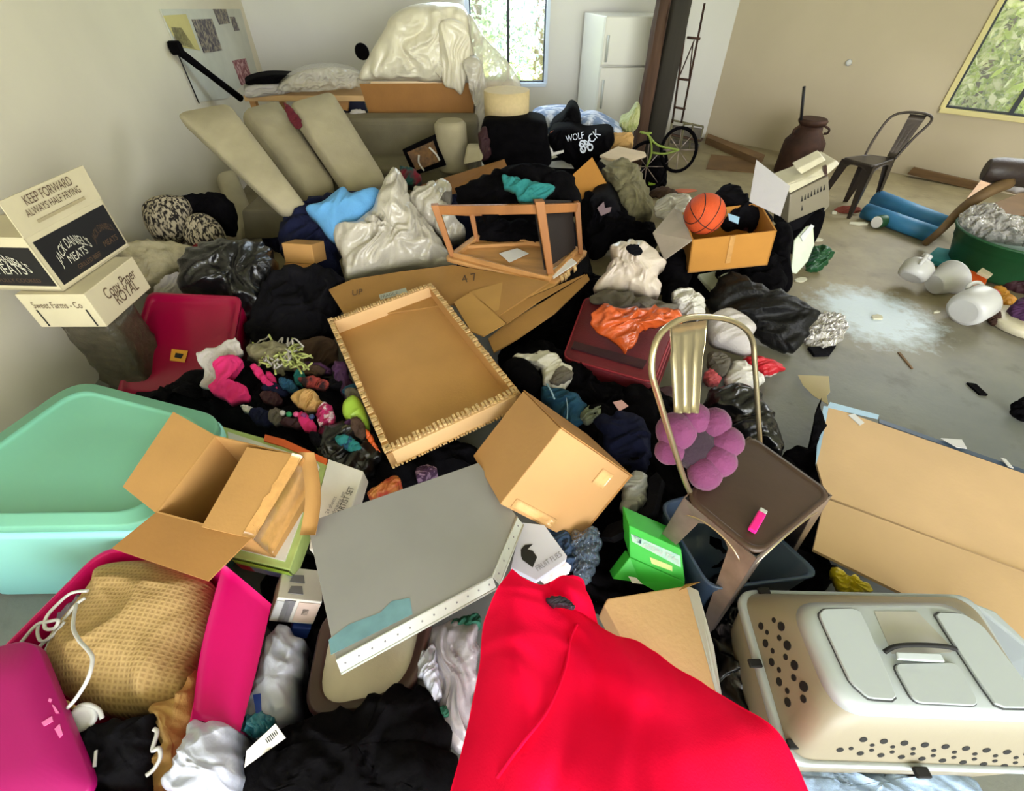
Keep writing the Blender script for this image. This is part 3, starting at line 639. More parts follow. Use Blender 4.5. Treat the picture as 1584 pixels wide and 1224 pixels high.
heap('animal_print_cushion', 'larger black and cream animal-print cushion by the left wall', 'cushion', [(220,322),(236,308),(262,304),(288,308),(298,325),(294,352),(276,372),(246,372),(226,352)], LEOP, z=.42, h=.12, amp=.015, back=.12)
heap('animal_print_cushion', 'smaller animal-print cushion slumped right of the larger one', 'cushion', [(286,345),(300,332),(322,334),(342,350),(350,372),(334,384),(308,386),(284,368)], LEOP, z=.38, h=.10, amp=.015, back=.1)
heap('black_bag', 'black fabric bag behind the animal-print cushions', 'bag', [(280,306),(312,302),(345,300),(360,318),(358,350),(330,350),(298,336)], BLK, z=.42, h=.1, amp=.02, back=.2)
heap('red_rag', 'small red rag under the animal-print cushions', 'rag', [(300,380),(320,376),(330,384),(316,398),(302,396)], mat('red_cloth', (120, 24, 34), .9, var=.2), z=.36, h=.03, amp=.01, freq=20)
heap('glossy_black_bag', 'glossy black bin bag with grey highlights beside the crimson tote', 'bin bag', [(290,385),(330,374),(380,372),(415,380),(424,402),(436,440),(440,490),(400,510),(370,500),(352,462),(280,446),(276,415)], BAG, z=.2, h=.16, amp=.03, back=.2, freq=6)
heap('black_clothing', 'heap of black clothing between the bin bag and the flattened cartons', 'clothing', [(415,425),(470,410),(520,420),(528,450),(516,500),(500,530),(455,545),(410,535),(380,505)], BLK2, z=.16, h=.08, amp=.03, back=.15)
for i, q4 in enumerate(([(421,468),(433,454),(437,458),(425,472)], [(441,476),(455,460),(459,465),(446,479)])):
    board('white_stripe_tag', ['white tape strip lying on the black clothing, the left one', 'white tape strip lying on the black clothing, the right one'][i], 'tag', q4, pl3((421,468,.29),(455,460,.29),(440,480,.27)), .003, GREYL, group=None, lift=.02)
heap('brown_cloth', 'dark brown cloth in the hollow above the yarn', 'cloth', [(452,535),(500,520),(522,540),(520,562),(480,575),(455,560)], BROWNC, z=.14, h=.03, amp=.02, back=.12)
# ---- crimson tote lying tilted ----
pc = pl3((232,455,.46), (370,462,.44), (190,585,.2))
t = T('crimson_tote', 'crimson plastic tote standing tilted behind the mint tote', 'tote', pc.at(280, 520))
cc = [pc.at(228,451), pc.at(374,458), pc.at(345,620), pc.at(176,618)]; cn = pc.n
def rr(pts, s, off, rad): 
    c = sum(pts, V())/4; return rquad([c+(p-c)*s+cn*off for p in pts], rad)
q = MB(); q.loft([rr(cc, .99, -.02, .05), rr(cc, 1.0, -.004, .05), rr(cc, .985, 0, .05), rr(cc, .90, 0, .05), rr(cc, .885, -.010, .045), rr(cc, .8, -.011, .04)]); q.obj('lid', CRIM, t)
q = MB(); q.loft([rr(cc, .95, -.03, .05), rr(cc, .85, -.22, .05)]); q.obj('tub_body', CRIM, t)
q = MB(); q.prism([pc.at(266,540,-.006), pc.at(291,543,-.006), pc.at(286,561,-.006), pc.at(263,558,-.006)], cn*.002); q.obj('sticker', AMBER, t, label='small yellow sticker with a dark mark')
q = MB(); q.prism([pc.at(272,546,-.003), pc.at(284,548,-.003), pc.at(280,555,-.003), pc.at(270,553,-.003)], cn*.002); q.obj('sticker_mark', INK, t)
# ---- mint and aqua tote ----
zt = .50
L4 = [P(118,586,zt), P(350,645,zt), P(240,812,zt), P(-215,818,zt)]
t = T('mint_tote', 'large aqua plastic tote with a mint lid at the left edge', 'tote', V((sum(p.x for p in L4)/4, sum(p.y for p in L4)/4, 0)))
def ring(pts, s, dz, rad):
    c = sum(pts, V())/4; return rquad([c+(p-c)*s+V((0, 0, dz)) for p in pts], rad, 7)
q = MB(); q.loft([ring(L4, .97, -.045, .12), ring(L4, 1.0, -.035, .12), ring(L4, 1.0, -.006, .12), ring(L4, .985, 0, .12), ring(L4, .86, 0.0, .10), ring(L4, .845, .006, .10), ring(L4, .83, -.004, .10), ring(L4, .8, -.010, .1), ring(L4, .3, -.006, .05)]); q.obj('lid', MINT, t)
q = MB(); q.loft([ring(L4, 1.01, -.075, .12), ring(L4, 1.015, -.045, .12), ring(L4, .97, -.044, .12)], cap=False); q.obj('rim', AQUA, t)
q = MB(); q.loft([ring(L4, .985, -.046, .12), ring(L4, .975, -.08, .12), ring(L4, .975, -.20, .11), ring(L4, .99, -.49, .09)]); q.obj('tub_body', AQUA, t)
# ---- open cardboard box ----
F = fitbox({(0,1,1):(329,672),(0,0,1):(243,795),(1,0,1):(386,831),(1,1,1):(470,706),(1,0,0):(434,871)}, ((1,0,1), .52), dims=(None, None, .24), name='open box', tw=2)
t = T('open_cardboard_box', 'open cardboard box with flaps splayed, leaning on the mint tote', 'box', F.p(.5, .5, 0))
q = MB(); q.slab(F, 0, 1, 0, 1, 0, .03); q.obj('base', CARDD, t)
for nm, a, lb in (('side_panel', (0,.02,0,1), None), ('side_panel', (.98,1,0,1), None), ('side_panel', (0,1,0,.02), None), ('side_panel', (0,1,.98,1), None)):
    q = MB(); q.slab(F, *a, 0, 1); q.obj(nm, CARD, t, bevel=.001)
pf = Pl(F.p(0,0,1), F.c)
def flapz(px, dz): return [P(x, y, z) for (x, y), z in zip(px, dz)]
q = MB(); q.prism([F.p(0,1,1), F.p(0,0,1)]+flapz([(190,753),(268,637)], [F.p(0,0,1).z+.03, F.p(0,1,1).z+.03]), (0, 0, -.004)); q.obj('flap', CARD, t)
pfl = Pl(F.p(0,0,1), (F.p(1,0,1)-F.p(0,0,1)).cross(P(248,873,F.p(0,0,1).z-.01)-F.p(0,0,1)))
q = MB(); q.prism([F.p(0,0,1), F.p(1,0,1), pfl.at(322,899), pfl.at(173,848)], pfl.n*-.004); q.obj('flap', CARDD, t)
q = MB(); q.prism([F.p(1,0,1), F.p(1,1,1), pf.at(382,692,.012), pf.at(312,815,.012)], (0, 0, -.004)); q.obj('flap', CARD, t)
ft = [F.p(1,1,1), F.p(1,0,1)]
q = MB(); q.grid([[F.p(1.004, i/12, 1.0-.04)+F.a.normalized()*.004*noise.noise(V((i*1.7, 0, 0))) for i in range(13)], [F.p(1.0, i/12, 1.006)+F.c.normalized()*.004*noise.noise(V((i*1.3, 4, 0))) for i in range(13)], [F.p(1.0-.09-.03*noise.noise(V((i*.9, 7, 0))), i/12, 1.018) for i in range(13)]], .001); q.obj('tape', TAPE, t, recalc=False)
q = MB(); q.grid([[F.p(1.006+.01*abs(noise.noise(V((i*.8, j, 2)))), i/12, .95-j*.2) for i in range(13)] for j in range(4)], .001); q.obj('tape', TAPE, t, recalc=False)
q = MB(); q.tube([P(468,704,.56), P(484,720,.57), P(487,760,.55), P(470,812,.5), P(455,830,.46)], .002, 6, sub=5)
G = [[P(462+i*0+10*math.sin(i/8*3)+j*12, 700+i*16, .545-.012*i) for j in range(3)] for i in range(9)]
q = MB(); q.grid(G, .003); q.obj('torn_flap', CARD, t, recalc=False)
# ---- boxes underneath: green game box, white box, small carton ----
F = fitbox({(0,0,1):(360,865),(1,0,1):(446,888),(0,0,0):(368,880),(1,0,0):(430,900),(0,1,1):(342,662),(1,1,1):(503,716)}, ((0,0,1), .34), dims=(.36, None, .07), name='game box', tw=3)
plg = pl3((345,662,.36), (503,716,.36), (440,884,.33))
t = T('game_box', 'green edged game box with a red and blue side under the open cardboard box', 'box', plg.at(420, 780))
q = MB(); gp = [plg.at(338,658), plg.at(430,684), plg.at(503,712), plg.at(508,720), plg.at(448,882), plg.at(360,862)]; q.prism(gp, -plg.n*.07); q.obj('box_body', mat('pale_green_card', (176, 196, 120), .6, var=.15, vs_=14, bump=0), t, bevel=.003)
board('edge_strip', None, None, [(410,672),(440,680),(506,710),(504,718),(436,690),(408,682)], plg, .012, ORANGE, t, lift=.008)
board('lid_panel', None, None, [(352,668),(490,714),(494,722),(440,868),(372,850)], plg, .006, WHTP, t, lift=.006)
a_, b_ = plg.at(360,864), plg.at(448,884); dn = -plg.n; F_ = Fr(a_, b_-a_, dn*.075, V((0, -1, 0)))
for u0, u1, v0, v1, m in ((0, 1, 0, .35, LIME), (0, .25, .35, 1, mat('red_print', (150, 24, 30), .5, bump=0)), (.25, .5, .35, 1, INKG), (.5, 1, .35, 1, mat('slate_print', (100, 104, 140), .5, bump=0))):
    q = MB(); q.prism([F_.p(u0, v0, .004), F_.p(u1, v0, .004), F_.p(u1, v1, .004), F_.p(u0, v1, .004)], (0, -.002, 0)); q.obj('side_print', m, t)
pw = pl3((508,712,.37), (561,730,.37), (484,800,.35))
t = T('white_printed_box', 'white box with dark lettering between the green edged box and the grey panel', 'box', pw.at(520, 760))
q = MB(); q.prism([pw.at(508,710), pw.at(562,729), pw.at(540,800), pw.at(520,850), pw.at(478,850), pw.at(484,800)], -pw.n*.08); q.obj('carton_body', WHTP, t, bevel=.003)
dr = pw.at(552,752)-pw.at(533,792); 
text('ARTIST SET', pw.at(529,796,.003), dr, pw.at(500,740)-pw.at(530,750), .11, INK, t, 1.6)
text('drawing set', pw.at(518,796,.003), dr, pw.at(500,740)-pw.at(530,750), .09, INKG, t, 1.2)
text('24 sheets', pw.at(508,796,.003), dr, pw.at(500,740)-pw.at(530,750), .07, INKG, t, 1.2)
F = fitbox({(0,0,1):(425,926),(1,0,1):(497,932),(0,0,0):(421,962),(1,0,0):(486,964),(0,1,1):(450,872),(1,1,1):(488,888)}, ((0,0,0), .26), dims=(.14, .14, .10), name='small carton', tw=3)
t = T('small_white_carton', 'small white carton with a dark round picture beside the pink tote', 'box', F.p(.5, .5, 0))
q = MB(); q.slab(F, 0, 1, 0, 1, 0, 1); q.obj('carton_body', WHTP, t, bevel=.003)
for u0, u1, w0, w1, m in ((.02, .3, .1, .9, WHT), (.18, .42, .05, .95, INKG), (.5, .98, .1, .92, mat('peach_print', (214, 190, 178), .6, bump=0)), (.64, .78, .4, .66, INK)):
    decal(F, [(u0,-.01,w0),(u1,-.01,w0),(u1,-.01,w1),(u0,-.01,w1)], -F.b, m, t)
for v0, m in ((.15, INKG), (.5, INKG)): decal(F, [(.2,v0,1.01),(.55,v0,1.01),(.5,v0+.25,1.01),(.25,v0+.22,1.01)], F.c, m, t)
q = MB(); q.slab(F, .55, .98, -.1, .3, -.5, -.05); q.obj('blue_packet', BLUEI, None, 'deep blue packet under the small white carton', 'packet', bevel=.004)
# ---- pink tote and its contents ----
zr = .42
L5 = [P(160,848,zr), P(348,868,zr), P(262,1262,zr), P(-140,1150,zr)]
c5 = sum(L5, V())/4
t = T('pink_tote', 'bright pink open tote filled with cushion and cables in the near left corner', 'tote', V((c5.x, c5.y, 0)))
def r5(s, dz, rad=.07): return rquad([c5+(p-c5)*s+V((0, 0, dz)) for p in L5], rad, 6)
q = MB(); rings = [r5(1.0, 0), r5(1.035, -.004), r5(1.045, -.02), r5(1.02, -.03), r5(.985, -.12), r5(.93, -.38, .06), r5(.2, -.40, .02)]
inner = [r5(.2, -.385, .02), r5(.90, -.37, .06), r5(.96, -.10), r5(.985, -.006)]
q.loft(inner[::-1][::-1]+[r5(1.0, 0)]+rings[1:], 0, True, True); q.obj('tub_body', PINK, t)
q = MB(); g1 = [P(345,872,.43), P(312,1000,.43), P(297,1112,.43)]; g2 = [P(420,935,.36), P(396,1040,.36), P(372,1132,.36)]
q = MB(); q.grid([catmull([a.lerp(b, k/4)+V((0, 0, .012*math.sin(k/4*3.1))) for a, b in zip(g1, g2)], 5) for k in range(5)], .006); q.obj('wide_rim', PINK, t, recalc=False)
heap('knit_cushion', 'tan knitted cushion with a waffle weave stuffed into the pink tote', 'cushion', [(168,876),(250,872),(322,898),(330,920),(322,975),(304,1020),(292,1085),(232,1108),(165,1108),(100,1075),(76,1030),(88,985),(120,945),(150,905)], KNIT, z=.30, h=.13, amp=.022, back=.18, freq=5, tilt=8, rings=40, segs=130, soft=True)
heap('tan_sleeve', 'tan cotton fabric trailing below the knitted cushion in the pink tote', 'cloth', [(236,1095),(290,1075),(302,1040),(300,1100),(285,1150),(270,1224),(225,1224),(248,1160)], TANC, z=.33, h=.05, amp=.02, back=.15, ang=1.3, freq=14, tilt=5)
def cable(px, r, m, label, name='cable', sub=7):
    mb = MB(); mb.tube([P(*q) for q in px], r, 8, sub=sub); return mb.obj(name, m, None, label, 'cable')
cable([(118,935,.50),(113,968,.52),(122,990,.54),(138,1008,.55),(143,1022,.55),(136,1050,.54),(118,1080,.5),(100,1100,.45)], .0045, WHT, 'single white cable curving down over the knitted cushion')
cable([(136,914,.46),(110,918,.46),(88,936,.46),(72,955,.46),(70,972,.45),(84,972,.46),(90,960,.47),(74,962,.46),(58,966,.44),(40,985,.42),(26,1003,.42)], .0045, WHT, 'white cable bundle looped against the left rim of the pink tote')
cable([(132,925,.45),(118,935,.45),(104,952,.44),(88,975,.43),(66,996,.42),(55,1008,.42)], .0045, WHT, 'white cable beneath the loop, running toward the magenta lid')
cable([(60,965,.43),(58,980,.43),(64,992,.43),(80,985,.44),(100,962,.45)], .004, WHT, 'short white cable loop near the magenta lid')
cable([(100,955,.43),(86,985,.42),(74,1010,.41),(70,1035,.40)], .0045, WHT, 'white cable hanging down behind the knitted cushion')
cable([(92,960,.43),(78,992,.42),(64,1020,.41)], .0045, WHT, 'white cable strand nearest the magenta lid')
cable([(238,1128,.42),(243,1134,.42),(236,1160,.42),(246,1158,.42),(248,1172,.41),(238,1190,.4),(226,1200,.4)], .005, WHT, 'short white cable curling beside the black pouch')
heap('grey_cloth', 'pale lavender cloth tucked behind the cable loop', 'cloth', [(86,948),(112,930),(122,920),(128,935),(112,965),(92,972)], mat('lavender_cloth', (170, 166, 196), .9), z=.36, h=.01, amp=.008, tilt=5)
heap('lavender_paper', 'pale paper showing behind the knitted cushion at the tote rim', 'paper', [(162,890),(176,874),(182,880),(166,906),(160,902)], mat('lavender_paper', (190, 182, 206), .8), z=.38, h=.005, amp=.004, tilt=5)
q = MB(); c = P(134, 1108, .42); t = T('white_headphones', 'white round ear cup lying between cushion and black pouch', 'headphones', c)
q.lathe(c, (.2, -.5, .8), [(0, .018), (.008, .03), (.016, .032), (.022, .026), (.018, .016)], 24); q.obj('ear_cup', WHT, t)
q = MB(); q.tube([P(112,1112,.43), P(118,1096,.44), P(134,1090,.45), P(152,1098,.44), P(158,1112,.43)], .005, 8, sub=5); q.obj('headband', WHT, t)
q = MB(); q.tube([P(86,1082,.42), P(104,1088,.43), P(118,1098,.43)], .005, 8, sub=4); q.obj('ear_stem', TANC, t)
heap('black_pouch', 'black zipped pouch at the bottom of the pink tote', 'pouch', [(112,1128),(165,1118),(225,1108),(236,1104),(236,1150),(226,1222),(150,1222),(120,1170)], BLK2, z=.38, h=.04, amp=.006, back=.12, tilt=5)
board('zip_pull', 'tiny white zip pull on the black pouch', 'zip pull', [(146,1162),(150,1160),(148,1186),(143,1187)], pl3((146,1162,.445),(150,1187,.445),(130,1170,.445)), .003, WHT)
pm = pl3((0,1000,.50), (60,996,.50), (140,1206,.46))
t = T('magenta_lid', 'magenta tote lid lying over the near left corner of the pink tote', 'lid', pm.at(40, 1120))
L6 = [pm.at(-170,1045), pm.at(52,985), pm.at(150,1230), pm.at(-120,1290)]; c6 = sum(L6, V())/4
def r6(s, off): return rquad([c6+(p-c6)*s+pm.n*off for p in L6], .06, 6)
q = MB(); q.loft([r6(.98, -.03), r6(1, -.025), r6(1, -.004), r6(.985, 0), r6(.5, 0)]); q.obj('lid_panel', MAG, t)
for q4 in ([(64,1118),(80,1108),(82,1116),(68,1124)], [(84,1128),(92,1120),(97,1136),(92,1142)], [(80,1090),(84,1092),(92,1104),(86,1104)], [(76,1080),(80,1082),(78,1087),(74,1085)]):
    board('scuff_sticker', None, None, q4, pm, .002, mat('pink_sticker', (222, 110, 170), .6, bump=0), t, lift=.002)
heap('white_bag', 'white plastic bag bulging out below the pink tote', 'plastic bag', [(300,1115),(352,1122),(358,1160),(350,1224),(262,1224),(268,1190),(290,1150)], WPLB, z=.41, h=.09, amp=.02, back=.2, ang=1.4, freq=12, tilt=5)
heap('long_white_bag', 'long white plastic bag with blue print between pink tote and brown tray', 'plastic bag', [(440,962),(462,990),(472,1010),(462,1060),(455,1110),(420,1130),(395,1150),(372,1130),(385,1090),(398,1040),(420,985)], WPLB, z=.22, h=.10, amp=.018, back=.15, ang=1.2, freq=10, tilt=8)
board('blue_print_patch', 'dark blue lettering patch on the long white bag', 'print', [(391,1075),(403,1073),(404,1100),(396,1104)], pl3((391,1075,.33),(404,1073,.33),(396,1104,.33)), .003, BLUEI)
heap('teal_wrapper', 'crinkled teal and blue wrapper between the white bags', 'wrapper', [(374,1112),(400,1100),(425,1112),(415,1130),(392,1142),(374,1130)], mat('teal_film', (60, 140, 160), .25, var=.4, vs_=30, bump=.6, coat=.4), z=.28, h=.03, amp=.02, freq=20, tilt=5)
pt = pl3((384,1160,.38), (428,1122,.38), (440,1142,.36))
t = T('barcode_tag', 'white paper tag with a barcode lying on the black fabric', 'tag', pt.at(410, 1150))
board('tag_sheet', None, None, [(381,1162),(426,1120),(442,1142),(378,1188)], pt, .003, WHTP, t)
for i in range(7):
    x = 410+i*2.5; board('barcode_bar', None, None, [(x, 1144-i*2.3), (x+1.2, 1143-i*2.3), (x+5.5, 1150-i*2.3), (x+4.2, 1151-i*2.3)], pt, .001, INK, t, lift=.001)
# ================= middle and back of the pile =================
# ---- sofa and its cushions under the work table ----
ys = 4.9
def at(px, py, y=ys): return PY(px, py, y)
t = T('sofa', 'dirty beige sofa facing the pile under the cluttered work table', 'sofa', V((at(560, 230).x, ys, 0)))
def panel_y(px, y0, d, m, parent, name, bev=.03, **k):
    q = MB(); q.prism([at(a, b, y0) for a, b in px], (0, d, 0)); return q.obj(name, m, parent, bevel=bev, seg=3, **k)
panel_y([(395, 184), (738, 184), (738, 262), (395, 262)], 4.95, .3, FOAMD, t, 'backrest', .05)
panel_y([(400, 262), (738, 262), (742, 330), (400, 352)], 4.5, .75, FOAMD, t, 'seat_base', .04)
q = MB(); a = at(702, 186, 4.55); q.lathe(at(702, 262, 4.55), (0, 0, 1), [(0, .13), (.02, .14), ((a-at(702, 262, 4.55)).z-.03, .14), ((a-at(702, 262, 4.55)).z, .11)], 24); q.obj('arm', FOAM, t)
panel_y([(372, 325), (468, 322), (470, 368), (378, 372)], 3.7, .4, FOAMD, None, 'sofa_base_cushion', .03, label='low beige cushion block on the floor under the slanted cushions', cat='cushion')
def slab_cushion(label, px, z0, z1, m=FOAM, th=.12, bul=.02):
    # px: top-left, top-right, bottom-right, bottom-left ; leaning slab
    a, b, c, d = px; pb = P(*d, z0); y_b = pb.y; 
    pb2 = P(*c, z0); pt = at(a[0], a[1], y_b+.55); pl = Pl(pb, (pb2-pb).cross(pt-pb))
    C4 = [pl.at(*p) for p in px]; n = pl.n; cc = sum(C4, V())/4; print('cushion clear', round(min((p-plL.o).dot(plL.n) for p in C4), 2))
    def R(s, off): return rquad([cc+(p-cc)*s+n*off for p in C4], .06, 5)
    q = MB(); q.loft([R(.90, -th), R(.99, -th*.8), R(1, -th*.5), R(.99, -.02), R(.93, bul*.6), R(.6, bul), R(.2, bul*1.2)])
    return q.obj('sofa_cushion', m, None, label, 'cushion')
slab_cushion('beige sofa cushion leaning furthest left, against the left wall', [(268, 172), (352, 156), (478, 322), (432, 326)], .62, 1)
slab_cushion('beige rounded sofa cushion second from the left in the leaning row', [(372, 170), (428, 156), (522, 292), (478, 310)], .52, 1, th=.1, bul=.05)
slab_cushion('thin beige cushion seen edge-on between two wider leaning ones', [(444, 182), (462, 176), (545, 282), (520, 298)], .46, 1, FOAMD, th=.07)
slab_cushion('beige sofa cushion at the right end of the leaning row', [(446, 156), (512, 138), (600, 280), (540, 296)], .56, 1, th=.14)
slab_cushion('narrow beige cushion standing behind the animal-print pair', [(334, 266), (364, 260), (402, 358), (372, 372)], .1, 1, th=.1)
heap('dark_red_cloth', 'dark red cloth squeezed between the leaning cushions', 'cloth', [(440,160),(452,168),(468,190),(460,200),(446,182)], mat('dark_red_cloth', (84, 10, 24), .9, bump=0), z=.9, h=.02, back=.02, amp=.01, tilt=70)
# ---- work table with plastic sheeting ----
yt = 5.35
t = T('work_table', 'long pale work table covered with plastic sheeting behind the sofa', 'table', V((at(570, 200, yt).x, yt+.4, 0)))
z_t = at(600, 148, yt).z; xa, xb = at(376, 150, yt).x, at(800, 150, yt).x
q = MB(); q.slab(Fr((xa, yt, z_t-.05), (xb-xa, 0, 0), (0, .8, 0), (0, 0, .05)), 0, 1, 0, 1, 0, 1); q.obj('tabletop', CARDL, t, bevel=.008)
for x in (xa+.06, xb-.06):
    for y in (yt+.06, yt+.74):
        q = MB(); q.slab(Fr((x-.03, y-.03, 0), (.06, 0, 0), (0, .06, 0), (0, 0, z_t-.05)), 0, 1, 0, 1, 0, 1); q.obj('leg', OAKP, t, bevel=.004)
q = MB(); q.prism([at(556, 130, yt-.02), at(734, 128, yt-.02), at(732, 188, yt-.02), at(574, 186, yt-.02)], (0, .01, 0)); o = q.obj('fibreboard_sheet', mat('brown_fibreboard', (150, 102, 44), .7, var=.08), None, 'brown fibreboard panel standing against the front of the work table', 'board')
q = MB(); q.prism([at(505, 150, yt+.1), at(560, 145, yt+.1), at(572, 188, yt+.1), at(520, 190, yt+.1)], (0, .2, 0)); q.obj('dark_gap_block', NAVY, None, 'dark block added as the black gap under the work table left of the fibreboard panel', 'box')  # dark block put in to read as the black gap under the table
heap('pale_rag', 'pale rag lying in front of the dark box under the work table', 'rag', [(542,172),(562,170),(568,182),(548,184)], WCL, z=.72, h=.02, back=.02, amp=.01, tilt=60)  # the dark gap is the block that stands in for shade
q = MB(); q.prism([at(520, 150, yt+.05), at(540, 152, yt+.05), at(538, 172, yt+.05), at(524, 168, yt+.05)], (0, .04, 0)); q.obj('small_wood_block', OAKP, None, 'small wooden block under the work table beside the dark gap', 'block')
def drape(name, label, cat, px, y0, m, dep=.35, amp=.05, freq=5, ang=1.45, st=5, z=None, cr=False):
    heap(name, label, cat, px, m, z=0, h=dep, tilt=86, back=.25, amp=amp, freq=freq, ang=ang, st=st, rings=30, segs=110, flat=3.2, crisp=cr) if z is None else None
def standup(name, label, cat, px, y0, m, dep, amp, freq=5, ang=1.5, st=5, flat=3, back=.3, crisp=False, lean=.0, jag=0):
    """upright draped form: outline held on a near-vertical plane at depth y0"""
    lo = max(px, key=lambda q: q[1]); z0 = PY(lo[0], lo[1], y0).z
    heap(name, label, cat, px, m, z=z0, h=dep, tilt=90-lean, back=back, amp=amp, freq=freq, ang=ang, st=st, rings=28, segs=110, flat=flat, crisp=crisp, jag=jag)
SHEET = mat('cream_dust_sheet', (222, 214, 192), .42, var=.06, vs_=8, bump=.7, bs=14, coat=.3)
standup('dust_sheet', 'cream plastic dust sheet draped over tall items on the work table', 'dust sheet', [(556,122),(572,84),(594,46),(606,24),(640,8),(700,6),(722,18),(730,60),(738,118),(720,138),(690,132),(684,128),(600,124)], yt+.15, SHEET, .24, .05, 7, 1.45, 5)
standup('dust_sheet_fold', 'hanging end of the cream dust sheet, folded flat beside the window', 'dust sheet', [(680,36),(712,34),(728,70),(716,142),(702,138),(686,130),(682,90)], yt-.05, SHEET, .06, .02, 6, 1.5, 6)
standup('clear_sheet', 'translucent plastic sheet hanging over the lower corner of the back window', 'dust sheet', [(724,22),(752,60),(785,95),(806,134),(778,136),(744,134),(734,100)], yt+.1, WPLC, .08, .035, 6, .9, 4, back=.02)
standup('white_drape', 'strip of white plastic trailing down beside the lamp shade', 'dust sheet', [(716,96),(740,92),(752,130),(750,170),(742,222),(730,246),(724,212),(738,168),(728,132)], yt-.12, WPL, .06, .03, 8, 1.3, 4)
standup('crumpled_plastic', 'crumpled clear plastic on the left part of the work table', 'plastic film', [(430,138),(462,112),(500,104),(545,108),(572,124),(560,134),(480,142)], yt+.02, WPLC, .08, .04, 12, .4, 1.5)
standup('pale_bedding', 'thin folded pale bedding on the left end of the work table', 'bedding', [(382,136),(410,132),(445,134),(446,144),(400,150),(380,150)], yt-.02, WCL, .05, .015, 12, .2, 3)
standup('black_jacket', 'black cloth lying on the left end of the work table', 'clothing', [(390,122),(420,116),(462,118),(440,126),(402,132),(380,130)], yt+.1, BLK, .05, .02, 10, .2, 2)
q = MB(); c = at(559, 81, yt+.5); q.lathe(c, (0, 1, .1), [(0, .02), (.01, .07), (.03, .075), (.06, .05)], 16); q.obj('black_dial', BLK, None, 'small round black object behind the dust sheet, against the back wall', 'dial')
# ---- picture leaning on sofa ----
yq_ = 4.35
t = T('framed_picture', 'small dark framed picture leaning on the sofa seat', 'picture', at(655, 262, yq_))
def A4(a, b, y=yq_): return PY(a, b, y)
q = MB(); q.prism([A4(622, 232), A4(674, 208, yq_+.15), A4(690, 256, yq_+.05), A4(640, 272)], (0, .03, 0)); q.obj('frame', BLK, t, bevel=.004)
q = MB(); q.prism([A4(630, 236, yq_-.01), A4(670, 218, yq_+.12), A4(680, 250, yq_+.03), A4(644, 264, yq_-.01)], (0, .01, 0)); q.obj('print', mat('picture_brown', (130, 92, 52), .6, rgb2=(70, 46, 24), vs_=22, bump=0), t)
for p_ in ([(648,240),(648,252),(656,264)], [(664,228),(674,238),(680,248)]):
    q = MB(); q.tube([A4(a, b, yq_-.03) for a, b in p_], .008, 6, sub=4); q.obj('pale_strap', WHTP, t)
heap('teal_rag', 'dark teal and red rag below the leaning picture', 'rag', [(618,258),(640,262),(652,276),(640,288),(622,280)], mat('teal_red_rag', (16, 62, 58), .9, rgb2=(110, 16, 34), vs_=7, thr=(.45, .55)), z=.6, h=.04, amp=.02, back=.1)
# ---- lamp ----
yl = 4.75
t = T('table_lamp', 'table lamp with a cream drum shade below the back window', 'lamp', at(784, 215, yl))
c = at(784, 183, yl); ztp = at(784, 139, yl).z; rl = (at(819, 160, yl).x-at(748, 160, yl).x)/2*.98
q = MB(); q.lathe((c.x, yl, c.z), (0, 0, 1), [(0, rl*.98), (0, rl), (ztp-c.z, rl*1.0), (ztp-c.z, rl*.97), (ztp-c.z-.004, .02)], 40, cap=True); q.obj('lamp_shade', SHADE, t)
q = MB(); q.lathe((c.x, yl, c.z-.25), (0, 0, 1), [(0, .09), (.02, .09), (.04, .03), (.2, .02), (.4, .015), (ztp-c.z+.2, .01)], 16); q.obj('lamp_base', DSTEEL, t)
standup('black_case', 'large black fabric case directly under the lamp shade', 'case', [(748,190),(780,184),(840,188),(848,215),(850,256),(800,262),(752,258),(742,225)], yl-.3, BLK, .12, .02, 4, .3, 2)
heap('dark_red_bag', 'dark red bag squeezed between white plastic strip and black case', 'bag', [(740,205),(754,200),(758,240),(744,246)], MAROOND, z=.6, h=.04, amp=.01, back=.1, tilt=70)
q = MB(); q.prism([at(722, 225, 4.3), at(742, 225, 4.3), at(748, 248, 4.2), at(716, 256, 4.2)], (0, .08, 0)); q.obj('beige_block', FOAM, None, 'beige upholstered block between sofa arm and black case', 'cushion', bevel=.02)
# ---- clothes mound with hoodies ----
CB = mat('blue_white_print_cloth', (120, 140, 176), .85, rgb2=(214, 220, 236), vs_=9, thr=(.45, .55), bump=.4)
for px, m, lb, y_, dp in (
    ([(822,180),(845,172),(880,172),(905,182),(900,200),(860,206),(826,200)], CB, 'pale blue and white clothes on top of the mound behind the lamp', 5.6, .2),
    ([(890,190),(915,180),(950,196),(962,210),(930,214),(895,206)], CB, 'blue and white patterned cloth in front of the refrigerator', 5.3, .15),
    ([(852,196),(870,180),(882,164),(894,172),(898,200),(880,215),(856,214)], BLK, 'black shirt sleeve sticking up highest on the clothes mound', 5.1, .12)):
    standup('clothing', lb, 'clothing', px, y_, m, dp, .04, 6, .5, 2)
standup('black_hoodie', 'black hoodie with white print lying on the clothes mound', 'clothing', [(850,205),(880,196),(905,206),(942,204),(950,220),(930,246),(905,262),(872,250),(852,228)], 4.75, BLK, .14, .04, 6, .9, 2)
hp = Pl(at(900, 225, 4.56), (0, -1, .25))
t = T('hoodie_print', 'white lettering printed on the black hoodie', 'print', hp.at(905, 225))
for s_, a, b, w_, sq in (('WOLF', (876, 220), (902, 214), .16, 1.3), ('PACK', (902, 234), (930, 208), .2, 1.2), ('86', (898, 238), (920, 232), .12, 1.2)):
    o = hp.at(*a); r = hp.at(*b)-o; text(s_, o, r, -r.cross(-hp.n) if False else hp.n.cross(r), w_, mat('white_ink', (206, 214, 230), .6, bump=0), t, sq)
